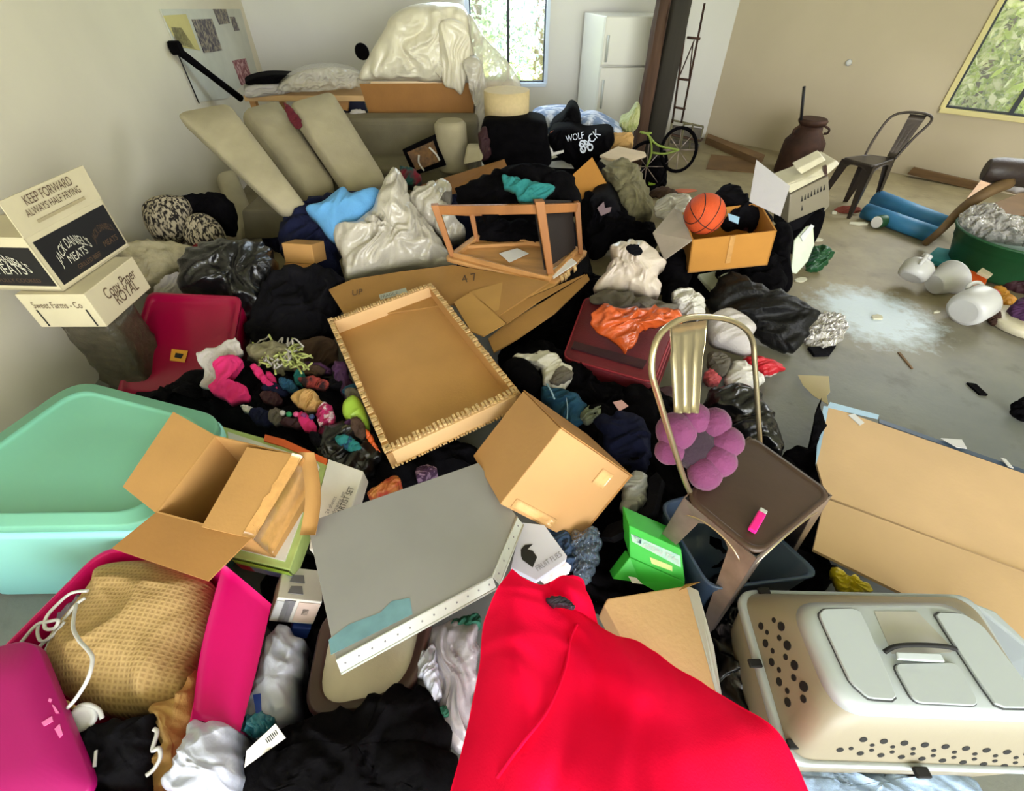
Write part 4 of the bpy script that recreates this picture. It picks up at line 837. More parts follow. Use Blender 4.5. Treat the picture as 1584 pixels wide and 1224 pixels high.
heap('tan_basket_cloth', 'tan ribbed cloth right of the black hoodie', 'cloth', [(936,210),(975,206),(978,222),(940,228)], TANC, z=.55, h=.05, amp=.02, back=.25, freq=14)
plw = pl3((932,240,.62), (1000,236,.6), (965,230,.62))
t = T('pale_tray', 'pale flat tray lying on the clutter beside the black hoodie', 'tray', plw.at(965, 238))
board('tray_panel', None, None, [(928,240),(956,226),(998,235),(1000,240),(972,249),(940,245)], plw, .02, mat('pinkish_card', (206, 186, 160), .7, var=.06), t, bevel=.004)
board('white_card', 'white L-shaped card standing on the black hoodie', 'card', [(848,226),(854,230),(856,236),(872,232),(872,236),(852,242)], hp, .004, WHTP)
board('white_paper_sheet', 'white paper sheet under the L-shaped card', 'paper', [(852,250),(878,247),(888,260),(846,258)], pl3((852,250,.46),(878,247,.46),(866,260,.43)), .006, WHT)
heap('red_yellow_rag', 'small red and yellow rag left of the hoodie print', 'rag', [(852,204),(868,202),(868,220),(856,220)], mat('red_yellow_rag', (120, 34, 30), .9, rgb2=(190, 110, 60), vs_=20), z=.62, h=.02, amp=.01, back=.15)
def mound(label, c, r, h, m=BLK, sx=1.0, seed=1.0):
    q = MB(); q.lathe(V((0, 0, 0)), (0, 0, 1), [(h*(1-(k/14)**2.2), r*max(k/14, .01)) for k in range(15)][::-1], 48); vs0 = []
    for p in q.v:
        f_ = fold(p.x, p.y, 6, .5, 2, seed); vs0.append(V((c.x+p.x*sx, c.y+p.y, max(.004, p.z+(.03*f_ if p.z > .02 else 0)))))
    q.v = vs0; return q.obj('clothing_mound', m, None, label, 'clothing')
cc_ = PY(895, 240, 5.0); mound('broad dark mound of clothes carrying the black hoodie', V((cc_.x, 5.15, 0)), .62, max(.2, at(905, 262, 4.75).z-.02), BLK2, 1.0, 2)
cc_ = PY(815, 290, 3.4); mound('dark mound of clothes underneath the clothes thrown over the side table', V((cc_.x, 3.45, 0)), .55, .62, BLK2, 1.0, 5)
cc_ = PY(800, 240, 4.6); mound('dark mound of clothes below the black case and the lamp', V((cc_.x, 4.75, 0)), .5, .5, BLK, 1.0, 7)
cc_ = PY(700, 300, 3.7); mound('dark mound of clothes supporting the long brown carton side', V((cc_.x, 3.75, 0)), .42, .45, NAVYC, 1.0, 8)
# yellow-green toy bike
t = T('toy_bicycle', 'black toy bicycle with yellow-green frame lying beside the timber post', 'bicycle', P(1020, 262, 0)); yb = 4.9
for c_, r_, lb in ((( 1050, 232), .17, None), ((1000, 258), .2, None)):
    c = PY(*c_, yb); pts = [c+V((math.cos(a)*r_, .06*math.sin(a), math.sin(a)*r_*1.05)) for a in [k*math.pi/12 for k in range(24)]]
    q = MB(); q.tube(pts, .016, 8, closed=True); wl = q.obj('wheel', BLK, t)
    q = MB()
    for k in range(0, 24, 3): q.tube([c, pts[k]], .004, 5)
    q.obj('spokes', STEELG, wl, kind='stuff')
for p_ in ([(990,204),(1004,210),(1008,236),(1000,258)], [(992,206),(1008,206)], [(1004,210),(1018,225),(1050,232)], [(1008,236),(1028,238),(1050,232)]):
    q = MB(); q.tube([PY(a, b, yb-.04) for a, b in p_], .010, 8, sub=3); q.obj('frame_tube', mat('dull_lime_paint', (120, 138, 50), .5), t)
standup('green_leafy_bag', 'yellow-green patterned bag in front of the refrigerator door', 'bag', [(958,190),(972,182),(984,166),(990,176),(984,200),(966,204)], 5.5, mat('yellow_green_print', (150, 160, 86), .7, rgb2=(200, 200, 150), vs_=20), .06, .03, 10)
board('green_tag', 'small yellow-green tag on the floor behind the tan cloth', 'tag', [(1002,276),(1014,274),(1016,284),(1004,284)], pl3((1002,276,.1),(1014,274,.1),(1008,284,.08)), .02, LIME)
heap('black_backpack', 'black shape piled between toy bicycle and tan patterned cloth', 'bag', [(990,262),(1010,246),(1030,250),(1028,290),(1000,292),(986,280)], BLK, z=.0, h=.15, amp=.03, back=.1)
# ---- diamond carton flap, patterned cloth ----
pk_ = PY(915, 290, 3.9); pd = Pl(pk_, (-.2, -.8, .45))
board('carton_flap', 'brown diamond shaped carton flap standing behind the overturned side table', 'cardboard', [(886,270),(916,243),(941,288),(902,326)], pd, .008, mat('carton_ochre', (186, 128, 50), .75, var=.06), None, bevel=.001)
heap('patterned_cloth', 'olive patterned cloth hanging behind the black bags', 'cloth', [(930,262),(958,248),(985,256),(1000,290),(1012,328),(992,332),(975,342),(960,320),(948,290)], OLIVE, z=.3, h=.12, amp=.04, back=.3, ang=1.9, freq=9)
heap('black_bags', 'black bag slumped right of the overturned side table', 'bag', [(905,300),(930,310),(960,318),(985,345),(1010,350),(1020,372),(985,378),(950,372),(925,392),(905,385),(900,340)], BLK, z=.12, h=.14, amp=.04, back=.25)
heap('black_bags', 'black bag below the grey carton flap, behind the white bag of cans', 'bag', [(1010,400),(1040,385),(1068,395),(1068,425),(1060,460),(1030,465),(1022,430)], BLK, z=.1, h=.12, amp=.03, back=.25)
standup('printed_bag', 'black bag with a small pinkish print right of the diamond flap', 'bag', [(912,312),(935,302),(952,312),(960,330),(948,345),(920,345)], 3.6, BLK2, .08, .03, 8)
board('pinkish_print', 'pinkish angular print on the black bag', 'print', [(924,322),(934,312),(936,322),(946,320),(944,328),(930,334)], Pl(PY(935, 325, 3.5), (0, -1, .4)), .002, mat('pink_grey_print', (120, 96, 100), .6, bump=0))
# ---- dark carton side behind the side table ----
py_ = 3.8
q = MB(); q.prism([P(640,290,.55), P(780,246,.62), P(786,262,.55), P(662,312,.5)], (0, 0, -.02)); q.obj('long_carton_side', mat('brown_card_dark', (136, 92, 42), .8), None, 'long brown carton side lying behind the overturned side table', 'cardboard')  # a single flat side of a carton
heap('dark_clothes', 'black clothes thrown over the overturned side table', 'clothing', [(706,292),(735,278),(775,262),(820,254),(862,262),(892,282),(898,310),(880,325),(850,330),(820,316),(790,318),(770,322),(758,345),(745,335),(738,316),(712,312)], BLK, z=.68, h=.10, amp=.035, back=.07, freq=7)
heap('teal_towel', 'teal towel folded on the black clothes over the side table', 'towel', [(776,272),(800,276),(832,282),(856,288),(850,300),(822,312),(806,310),(795,298),(778,286)], TEAL, z=.86, h=.04, amp=.015, back=.04, freq=10)
heap('teal_towel', 'thin teal cloth edge further back on the black clothes', 'towel', [(800,256),(825,260),(836,268),(815,268)], TEAL, z=.90, h=.03, amp=.01, back=.03)
heap('navy_heap', 'navy clothes wedged between the sofa cushions and the blue pillow', 'clothing', [(430,372),(440,330),(470,310),(520,300),(560,300),(580,330),(540,360),(520,400),(530,440),(480,440),(440,400)], NAVYC, z=.16, h=.16, amp=.04, back=.2)
board('clothing_tag', 'small grey tag on the navy clothes left of the blue pillow', 'tag', [(462,347),(474,345),(476,351),(463,352)], pl3((462,347,.52),(474,345,.52),(470,352,.5)), .003, GREYL)
heap('blue_pillow', 'light blue pillow behind the white plastic sheeting', 'pillow', [(473,322),(500,312),(530,290),(545,300),(582,292),(590,310),(560,345),(528,370),(510,368),(490,342)], BLUEC, z=.5, h=.10, amp=.02, back=.12, freq=5)
# white plastic sheeting mound
heap('white_sheeting', 'large crumpled white plastic sheet piled beside the side table', 'plastic sheet', [(520,350),(545,345),(575,325),(590,290),(608,262),(628,280),(634,310),(652,335),(664,348),(680,372),(700,400),(705,412),(660,412),(610,418),(560,428),(535,430),(530,400),(516,370)], WPL, z=.34, h=.17, amp=.045, back=.2, freq=8, ang=1.2, st=2.5, rings=34, segs=130, jag=.012)
heap('white_sheeting', 'smaller white plastic lump behind the left legs of the side table', 'plastic sheet', [(632,300),(660,285),(690,278),(698,296),(680,305),(715,345),(718,360),(690,372),(665,350),(640,330)], WPL, z=.42, h=.10, amp=.04, back=.2, freq=10, ang=1, rings=26)
# small carton on navy
F = fitbox({(0,0,1):(436,377),(1,0,1):(488,375),(0,0,0):(424,409),(1,0,0):(484,412),(1,1,0):(520,396)}, ((0,0,0), .42), dims=(.2, .15, .12), name='tiny carton', tw=2)
t = cartonbox('small_cardboard_box', 'small plain cardboard box sitting on the navy clothes', F, CARD)
q = MB(); q.prism([F.p(0,-.01,0), F.p(1,-.01,0), F.p(1,-.5,-.45), F.p(.08,-.5,-.45)], (0, 0, -.005)); q.obj('flap', CARDD, t)
# ---- overturned wooden side table ----
zb_ = .44
ptb = pl3((697,402,.50), (852,438,.44), (905,393,.46))
t = T('side_table', 'overturned wooden side table with its legs in the air on the flattened cartons', 'side table', ptb.at(800, 400))
tp = [ptb.at(690,398), ptb.at(735,364), ptb.at(908,388), ptb.at(856,441)]
q = MB(); c = sum(tp, V())/4; q.loft([rquad([p-ptb.n*.03 for p in tp], .03, 5), rquad([p-ptb.n*.028+(p-c)*.02 for p in tp], .03, 5), rquad([p+(p-c)*.02 for p in tp], .03, 5), rquad(tp, .03, 5)]); q.obj('tabletop', OAKP, t)
q = MB()
for i in range(4):
    a, b = tp[i], tp[(i+1) % 4]; a2, b2 = c+(a-c)*.84, c+(b-c)*.84; a1, b1 = c+(a-c)*.9, c+(b-c)*.9
    q.prism([a1, b1, b2, a2], ptb.n*.03)
q.obj('apron_frame', OAKP, t)
q = MB(); q.prism([c+(tp[0]-c)*.5+(tp[1]-c)*.42, c+(tp[1]-c)*.5+(tp[2]-c)*.42, c+(tp[1]-c)*.42+(tp[2]-c)*.5, c+(tp[0]-c)*.5+(tp[1]-c)*.36], ptb.n*.02); q.obj('corner_block', OAKP, t)
board('paper_label', None, None, [(772,392),(800,384),(818,392),(788,406)], ptb, .002, WHTP, t, lift=.012)
def leg_to(base, px, py, zt_, r, m=OAK, nm='leg'):
    a = ptb.at(*base); d = ray(px, py); b = CAM+d*((a-CAM).dot(V((0, 1, 0)))+.0)/d.y if zt_ is None else P(px, py, zt_)
    ax = (b-a); u = V((1, .12, 0)).normalized(); v_ = ax.cross(u).normalized(); q = MB()
    q.hexa([a-u*r-v_*r, a+u*r-v_*r, a+u*r+v_*r, a-u*r+v_*r, b-u*r*1.3-v_*r*1.3, b+u*r*1.3-v_*r*1.3, b+u*r*1.3+v_*r*1.3, b-u*r*1.3+v_*r*1.3]); q.obj(nm, m, t, bevel=.004); return a, b
zl = .86
l1 = leg_to((700,396), 672, 316, None, .016); l2 = leg_to((738,374), 728, 322, None, .013); l3 = leg_to((852,428), 834, 310, None, .02); l4 = leg_to((898,392), 892, 312, None, .014)
for a, b in ((l1, l3), (l1, l2), (l2, l4), (l3, l4)):
    p0, p1 = a[1].lerp(a[0], .10), b[1].lerp(b[0], .10); u = V((0, 0, 1)); w_ = (p1-p0).cross(u).normalized()*.012; q = MB(); q.prism([p0+u*.025-w_, p1+u*.025-w_, p1-u*.025-w_, p0-u*.025-w_], w_*2); q.obj('rail', OAK, t, bevel=.003)
q = MB(); a, b = l3[0].lerp(l3[1], .08), l4[0].lerp(l4[1], .08); c_, d_ = l4[1], l3[1]; off = (l1[0]-l3[0]).normalized()*.03
q.prism([a+off, b+off, c_+off, d_+off], off*.2); q.obj('side_panel', mat('dark_drawer_front', (28, 20, 18), .6), t)
q = MB(); q.prism([ptb.at(856,432,.01), ptb.at(892,408,.01), ptb.at(884,402,.01), ptb.at(850,420,.01)], ptb.n*.01); q.obj('white_strip', WHTP, t)
for i, (x, y) in enumerate(((866,424),(876,416),(886,408),(872,421))):
    q = MB(); q.prism([ptb.at(x, y+6, -.005), ptb.at(x+4, y+3, -.005), ptb.at(x+6, y+11, -.02), ptb.at(x+2, y+14, -.02)], ptb.n*.012); q.obj('tape_scrap', CARDR, t)
heap('black_bag', 'black bag seen through the legs of the overturned side table', 'bag', [(740,345),(780,340),(828,345),(836,372),(800,376),(745,372)], BLK, z=.5, h=.06, amp=.02, back=.1)
# ---- flattened cartons ----
pf1 = pl3((508,448,.40), (700,415,.46), (760,540,.38))
board('flattened_carton', 'flattened brown carton spread under white sheeting and side table', 'cardboard', [(508,448),(545,432),(620,420),(700,410),(850,436),(760,496),(700,470),(560,490),(536,492)], pf1, .012, mat('carton_umber', (160, 118, 62), .8, var=.07, vs_=5), None)
CU = MATS['carton_umber']; CU2 = mat('carton_tan', (176, 134, 72), .8, var=.07, vs_=5)
pf2 = pl3((728,450,.43), (908,418,.45), (770,545,.36))
board('carton_sheet', 'upper carton panel right of the torn tray, pointing at the white bag', 'cardboard', [(724,452),(800,430),(860,440),(765,482),(745,466)], pf2, .008, CU2, None, lift=.02)
board('carton_sheet', 'middle carton panel with a dark slit along its upper edge', 'cardboard', [(764,484),(862,442),(905,424),(836,464),(784,500)], pf2, .008, CU, None, lift=.014)
board('carton_sheet', 'square carton panel folded beside the corner of the torn tray', 'cardboard', [(702,468),(728,452),(782,500),(748,520),(728,512)], pf2, .008, CU2, None, lift=.03)
board('carton_sheet', 'lowest carton panel sticking out toward the maroon suitcase', 'cardboard', [(755,524),(784,500),(838,468),(908,424),(912,432),(858,484),(800,524),(764,545)], pf2, .01, CU, None, lift=-.01)
for i, (o_, r_, s_, w_) in enumerate((((590,462),(628,452),'FRAGILE',.10), ((545,458),(568,454),'UP',.06), ((716,438),(746,432),'4 7',.09))):
    o = pf1.at(*o_, .002); r = pf1.at(*r_, .002)-o; q = T('carton_print', ['white sticker lettering on the flattened carton', 'faint lettering at the left end of the flattened carton', 'dark marks printed on the flattened carton near the side table'][i], 'print', o)
    if i == 0:
        mbq = MB(); u_ = pf1.n.cross(r).normalized(); mbq.prism([o-u_*.01-r*.05, o+r*1.05-u_*.01, o+r*1.05+u_*.04, o-r*.05+u_*.04], pf1.n*.001); mbq.obj('sticker', GREYL, q)
    text(s_, o, r, pf1.n.cross(r), w_, INKG if i == 0 else INKB, q, 1.5)
# ---- torn cardboard tray ----
F = fitbox({(0,0,1):(505,492),(1,0,1):(672,441),(1,1,1):(802,604),(0,1,1):(598,694),(0,1,0):(608,738)}, ((0,1,0), .34), dims=(None, None, .085), name='tray', tw=1)
t = T('cardboard_tray', 'large shallow cardboard tray with ragged corrugated edges in the middle of the pile', 'cardboard tray', F.p(.5, .5, 0))
q = MB(); q.slab(F, 0, 1, 0, 1, 0, .08); q.obj('base', CARD, t)
tw_ = .028; La, Lb = F.a.length, F.b.length
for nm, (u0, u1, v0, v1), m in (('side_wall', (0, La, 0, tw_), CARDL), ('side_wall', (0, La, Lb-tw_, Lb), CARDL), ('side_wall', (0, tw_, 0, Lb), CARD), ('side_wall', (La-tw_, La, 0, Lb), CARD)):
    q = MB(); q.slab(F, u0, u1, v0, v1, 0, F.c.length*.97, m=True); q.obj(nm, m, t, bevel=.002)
rnd = random.Random(3)
def rib_run(p0, p1, n, up, side, nm):
    q = MB()
    for i in range(n):
        u = (i+rnd.uniform(-.2, .2))/n; a = p0.lerp(p1, u); d = (p1-p0).normalized()*((p1-p0).length/n*.62); h_ = up*rnd.uniform(.2, 1.0)
        q.prism([a, a+d, a+d+side*rnd.uniform(.75, 1), a+side*rnd.uniform(.7, 1)], h_)
    q.obj(nm, CARDR, t, kind='stuff')
cn_ = F.c.normalized(); W = F.c.length
rib_run(F.m(0, Lb-tw_-.012, W), F.m(La, Lb-tw_-.012, W), 34, cn_*.014, F.b.normalized()*(tw_+.010), 'ragged_edge')
rib_run(F.m(0, 0, W), F.m(La, 0, W), 44, cn_*.010, F.b.normalized()*tw_, 'ragged_edge')
rib_run(F.m(0, 0, W), F.m(0, Lb, W), 40, cn_*.010, F.a.normalized()*tw_, 'ragged_edge')
rib_run(F.m(La-tw_, 0, W), F.m(La-tw_, Lb, W), 40, cn_*.010, F.a.normalized()*tw_, 'ragged_edge')
rib_run(F.m(0, Lb, 0), F.m(La, Lb, 0), 44, cn_*.012, F.b.normalized()*.010, 'ragged_edge')
# ---- closed cardboard box on the grey panel ----
FC = fitbox({(0,0,1):(868,661),(1,0,1):(808,605),(0,1,1):(975,738),(0,0,0):(773,782),(1,0,0):(733,705),(0,1,0):(890,838)}, ((0,0,0), .46), name='cube')
t = T('cardboard_box', 'closed square cardboard box balanced on a corner of the grey panel', 'box', FC.p(.5, .5, 0))
q = MB(); q.slab(FC, 0, 1, 0, 1, 0, 1); q.obj('carton_body', mat('carton_bright', (192, 146, 94), .75, var=.05, vs_=4, bump=.05), t, bevel=.004)
for pts in ([(-.004,.30,.02),(-.004,.36,.02),(-.004,.36,.98),(-.004,.30,.98)],): pass
for (v0, w0, v1, w1) in ((.10, .03, .62, .14), (.66, .70, .82, .90)):
    G = [[FC.p(-.006-.006*abs(noise.noise(V((i, j*1.3, 4)))), v0+(v1-v0)*i/7, w0+(w1-w0)*j/3) for i in range(8)] for j in range(4)]
    q = MB(); q.grid(G, .001); q.obj('tape', mat('shiny_tape', (226, 178, 120), .15, var=.08, vs_=30, bump=.6, bs=30, coat=.6), t, recalc=False)
q = MB(); q.slab(FC, -.004, 1.0, .99, 1.012, .0, 1.0); q.obj('side_flap', CARDD, t)
q = MB(); q.prism([FC.p(0,0,1.004), FC.p(1,0,1.004), FC.p(1,1.0,1.004), FC.p(0,1.03,1.004)], FC.c.normalized()*.004); q.obj('top_flap', CARDD, t)
# ---- grey panel ----
pg = pl3((475,808,.43), (735,718,.40), (520,1022,.46))
t = T('metal_shelf', 'large light grey metal shelf panel lying flat in the middle foreground', 'panel', pg.at(640, 860))
PO = [(475,808),(740,716),(800,800),(762,892),(520,1022)]
poly = [pg.at(*p) for p in PO]; q = MB(); q.prism(poly, -pg.n*.012); q.obj('panel_face', GREYP, t, bevel=.0015)
for a, b in ((2, 3), (3, 4)):
    A_, B_ = poly[a], poly[b]; dr = (B_-A_).normalized(); out = pg.n.cross(dr).normalized()
    c = sum(poly, V())/5; out = out if out.dot((A_+B_)/2-c) > 0 else -out
    q = MB(); e0, e1 = A_, B_; w_ = .030 
    q.prism([e0, e1, e1+out*.022-pg.n*.03, e0+out*.022-pg.n*.03], -pg.n*.004); q.obj('folded_edge', GREYL, t)
    q = MB(); q.tube([e0+pg.n*.001, e1+pg.n*.001], .003, 6); q.obj('edge_bead', GREYL, t)
    q = MB(); q.tube([e0+out*.023-pg.n*.033, e1+out*.023-pg.n*.033], .004, 6); q.obj('edge_bead', GREYL, t)
    n_ = 5 if a == 2 else 13; hm = None; nrm = (e1-e0).cross(out*.022-pg.n*.03).normalized(); nrm = nrm if nrm.dot(pg.n) > 0 else -nrm
    for i in range(n_):
        p = e0.lerp(e1, (i+.5)/n_)+out*.011-pg.n*.015
        q = MB(); q.lathe(p+nrm*.001, nrm, [(-.003, .0028), (.0005, .0028)], 8); q.obj('slot_hole', INKG, t)
stp = [(508,990),(540,966),(588,948),(606,930),(634,925),(638,950),(512,1013)]
board('teal_sticker', 'pale teal sticker strip', None, stp, pg, .001, mat('pale_teal_sticker', (116, 158, 172), .5, var=.12, vs_=20, bump=0), t, lift=.001)
# white box with black picture
pb2 = pl3((800,812,.36), (878,862,.34), (830,905,.33))
t = T('picture_box', 'thin white box printed with a black insect-like picture beside the grey panel', 'box', pb2.at(840, 860))
board('carton_body', None, None, [(806,808),(842,812),(877,860),(876,866),(830,898),(790,878)], pb2, .035, mat('white_card_cool', (204, 206, 222), .6, var=.04, bump=0), t, bevel=.002)
board('picture', None, None, [(806,850),(812,843),(824,842),(816,850),(824,852),(831,862),(824,878),(808,866),(806,860)], pb2, .001, INK, t, lift=.0015)
o = pb2.at(832, 884, .002); r = pb2.at(870, 860, .002)-o; text('FRUIT FLIES', o, r, pb2.n.cross(r), r.length, INKG, t, 1.3)
board('printed_strip', None, None, [(836,898),(876,870),(884,876),(880,888),(842,904)], pl3((836,898,.30),(876,870,.30),(842,904,.28)), .02, mat('pinkish_print', (206, 170, 166), .6, rgb2=(236, 232, 230), vs_=40, bump=0), t)
# ================= base clutter: dark clothes, most added so the hollows read dark =================
def dk(label, px, m=BLK, z=0, h=.12, back=.2, amp=.045, name='black_clothing', **k):  # most heaps made here are added to read dark
    heap(name, label, 'clothing', px, m, z=z, h=h, back=back, amp=amp, **k)
dk('black clothes filling the hollow between mint tote and torn tray', [(200,622),(280,590),(350,562),(430,570),(520,595),(570,650),(600,720),(560,760),(480,740),(420,690),(340,650),(230,610)], BLK2, z=.05, h=.13, tilt=12)
dk('dark clothes between the grey panel and the torn tray', [(540,700),(600,720),(700,690),(740,700),(740,740),(640,770),(540,790),(500,760)], BLK2, z=.08, h=.14, tilt=10)
dk('black clothes between the cardboard box and the maroon suitcase', [(770,560),(830,530),(880,560),(930,600),(1010,610),(1060,640),(1070,720),(1040,790),(980,800),(960,740),(890,680),(820,620)], BLK, z=.05, h=.16, tilt=14)
dk('black clothes in the dark hollow under the green box', [(860,800),(930,760),(1040,780),(1060,900),(1120,960),(1140,1080),(1080,1080),(980,1000),(900,930),(860,860)], BLK, z=.02, h=.08, tilt=8)
dk('black bag squashed between pet carrier and red fabric', [(1090,900),(1150,890),(1170,1000),(1200,1090),(1230,1170),(1190,1180),(1120,1100),(1100,1000)], BAG, z=.05, h=.10, tilt=6)
dk('black fabric under the metal chair and the cardboard sheets', [(1060,760),(1180,700),(1270,760),(1270,830),(1290,900),(1180,930),(1130,930),(1080,900)], BLK, z=.0, h=.10, tilt=8)
dk('large black furry fabric at the bottom edge left of centre', [(360,1224),(380,1180),(440,1130),(520,1100),(600,1070),(650,1058),(680,1085),(694,1150),(705,1224),(600,1250),(450,1250)], BLK, z=.26, h=.08, amp=.02, tilt=6, back=.25, name='black_fabric')
dk('black clothes in the gap between flattened cartons and maroon suitcase', [(770,548),(850,492),(900,430),(940,440),(905,500),(880,560),(830,560)], BLK, z=.05, h=.14, tilt=14)  # black heap added here to darken a gap of bare floor
dk('dark clothes between long white bag and the grey shelf', [(410,900),(480,860),(520,900),(560,1000),(600,1100),(480,1140),(440,1120),(430,1000)], BLK2, z=.04, h=.08, tilt=6)  # added to keep this gap dark where floor showed through
dk('black clothes beneath the basketball carton', [(1060,420),(1200,400),(1215,440),(1180,470),(1100,470),(1040,460)], BLK, z=.02, h=.2, tilt=20)
dk('dark clothes in the gap below the lower edge of the sofa cushions', [(400,345),(480,320),(520,340),(500,380),(430,385)], NAVYC, z=.05, h=.2, tilt=30)
rnd = random.Random(21)
RC = [NAVYC, BLK2, PURP, DBLUE, BROWNC, MAROOND, OLIVE, GRYC, PINKC, TEAL]
RN = ['navy', 'black', 'purple', 'petrol blue', 'brown', 'dark maroon', 'olive', 'grey', 'pink', 'teal']
for i in range(20):
    x = rnd.uniform(400, 555); y = rnd.uniform(565, 620) if i < 10 else rnd.uniform(640, 695)
    if y > 655: x = rnd.uniform(475, 555)
    w_, h_ = rnd.uniform(14, 27), rnd.uniform(7, 13); a0 = rnd.uniform(0, 1.5)
    px_ = [(x+w_*math.cos(a)*math.cos(a0)-h_*math.sin(a)*math.sin(a0), y+w_*math.cos(a)*math.sin(a0)*.7+h_*math.sin(a)*math.cos(a0)) for a in [k*math.pi/4 for k in range(8)]]
    heap('small_rag', 'small crumpled %s rag among the dark clothes, the %s of two that colour' % (RN[i % 10], 'upper one' if i < 10 else 'lower one'), 'rag', px_, RC[i % 10], z=.30+rnd.random()*.02, h=.014, amp=.012, back=.05, seed=i*3.3, rings=10, segs=40, group='small rags left of the torn tray')
# ---- black ribbed plastic bag behind the chair ----
heap('black_plastic_bag', 'creased black plastic bag behind the seat of the brown metal chair', 'plastic bag', [(1092,612),(1130,596),(1165,602),(1195,635),(1205,665),(1212,700),(1190,705),(1140,680),(1100,660)], BAG, z=.12, h=.12, amp=.04, freq=12, ang=.9, st=5, back=.12)
heap('glossy_black_bag', 'glossy black bag with bright creases left of the torn tray corner', 'bin bag', [(488,672),(520,655),(560,660),(590,690),(592,720),(560,745),(520,740),(490,712)], BAG, z=.22, h=.07, amp=.03, freq=14, back=.15, tilt=15)
# ---- brightly coloured clothes ----
heap('white_cloth', 'white cloth strip edging the pink cloth near the crimson tote', 'cloth', [(302,550),(330,538),(366,524),(372,545),(340,556),(336,575),(345,588),(330,605),(308,595),(316,575)], WCL, z=.355, h=.015, amp=.012, freq=16, back=.06)
heap('pink_cloth', 'bright pink cloth bunched beside the crimson tote', 'cloth', [(330,560),(360,548),(374,560),(365,570),(350,575),(356,592),(382,600),(384,618),(360,624),(338,612),(322,600),(335,585)], PINKC, z=.35, h=.02, amp=.02, freq=14, back=.08)
heap('pink_cloth', 'thin pink strap running down among the dark clothes', 'cloth', [(390,562),(402,570),(420,592),(436,606),(430,608),(410,596),(394,580)], PINKC, z=.33, h=.02, amp=.01, back=.04)
heap('white_cloth', 'thin white cloth strip below the pink cloth', 'cloth', [(372,626),(390,630),(406,640),(398,644),(378,636)], WCL, z=.33, h=.015, amp=.008, back=.04)
# yarn
t = T('yarn_bundle', 'yellow-green tangled rope bundle above the coloured clothes', 'rope', P(430, 560, .34)); rnd = random.Random(5)
for i in range(46):
    a = (388+rnd.random()*70, 527+rnd.random()*38); pts = [P(a[0]+rnd.uniform(-4, 4)+j*rnd.uniform(3, 7), a[1]+rnd.uniform(-7, 7)+j*rnd.uniform(-1, 3), .36+rnd.random()*.06) for j in range(5)]
    q = MB(); q.tube(pts, .0045, 6, sub=4); q.obj('strand', LGREEN if i % 3 else WCL, t)
q = MB(); q.tube([P(416,518,.44), P(420,526,.43), P(424,532,.41)], .005, 6, sub=3); q.obj('strand', LGREEN, t)
heap('olive_rag', 'olive rag underneath the tangled rope bundle', 'rag', [(386,535),(420,530),(460,540),(470,562),(445,572),(410,562),(388,552)], OLIVE, z=.32, h=.04, amp=.02, freq=14, back=.08)
heap('tan_rag', 'tan ruffled rag in the coloured clothes', 'rag', [(450,612),(470,602),(488,608),(500,625),(494,636),(474,636),(460,628)], TANC, z=.32, h=.04, amp=.025, freq=20, back=.06)
heap('patterned_rag', 'magenta and white speckled rag beside the lime toy', 'rag', [(492,632),(500,622),(514,630),(520,652),(506,664),(490,652)], mat('magenta_white_print', (168, 30, 90), .9, rgb2=(210, 180, 190), vs_=24, thr=(.5, .56)), z=.3, h=.03, amp=.02, freq=18, back=.06)
heap('petrol_cloth', 'petrol blue cloth strip in the dark clothes', 'cloth', [(430,586),(448,588),(462,602),(452,608),(436,600)], DBLUE, z=.33, h=.03, amp=.015, back=.05)
heap('red_rag', 'dark red patterned rag above the tan rag', 'rag', [(462,584),(490,584),(508,594),(500,602),(474,598)], mat('red_dark_print', (140, 50, 44), .9, rgb2=(40, 20, 24), vs_=18, thr=(.45, .55)), z=.33, h=.03, amp=.02, back=.05)
heap('purple_cloth', 'purple cloth tucked under the left edge of the torn tray', 'cloth', [(514,568),(530,560),(544,590),(556,618),(540,620),(526,604)], PURP, z=.26, h=.03, amp=.015, back=.1)
for i, (x, y, m) in enumerate(((437, 639, WHT), (447, 641, mat('bead_green', (30, 140, 90), .4, bump=0)), (458, 641, mat('bead_pink', (220, 90, 150), .4, bump=0)), (470, 643, mat('bead_purple', (130, 40, 110), .4, bump=0)), (482, 645, mat('bead_blue', (40, 60, 110), .4, bump=0)))):
    c = P(x, y, .36); q = MB(); q.lathe(c, (0, -.3, 1), [(-.012, .004), (-.008, .010), (0, .013), (.008, .010), (.012, .004)], 12); q.obj('bead', m, None, ['white bead, leftmost of the row on the black clothes', 'green bead, second in the row on the black clothes', 'pink bead, third in the row on the black clothes', 'purple bead, fourth in the row on the black clothes', 'dark blue bead, rightmost of the row on the black clothes'][i], 'bead', 'beads in a row on the black clothes')
heap('lime_toy', 'lime green plastic toy beside the left edge of the torn tray', 'toy', [(532,622),(548,612),(562,628),(572,658),(566,668),(556,662),(540,652),(530,640)], LIME, z=.28, h=.05, amp=.008, back=.08, flat=3)
heap('orange_wrapper', 'orange and red wrapper under the near corner of the torn tray', 'wrapper', [(566,664),(574,672),(588,700),(580,694),(568,680)], ORANGE, z=.28, h=.01, amp=.005, back=.04)
heap('orange_red_magazine', 'red and orange magazine edge at the far side of the grey panel', 'magazine', [(568,762),(590,748),(610,736),(618,742),(612,752),(580,766)], mat('red_orange_print', (190, 60, 50), .5, rgb2=(220, 150, 70), vs_=20, bump=0), z=.27, h=.01, amp=.004, back=.08, tilt=5)
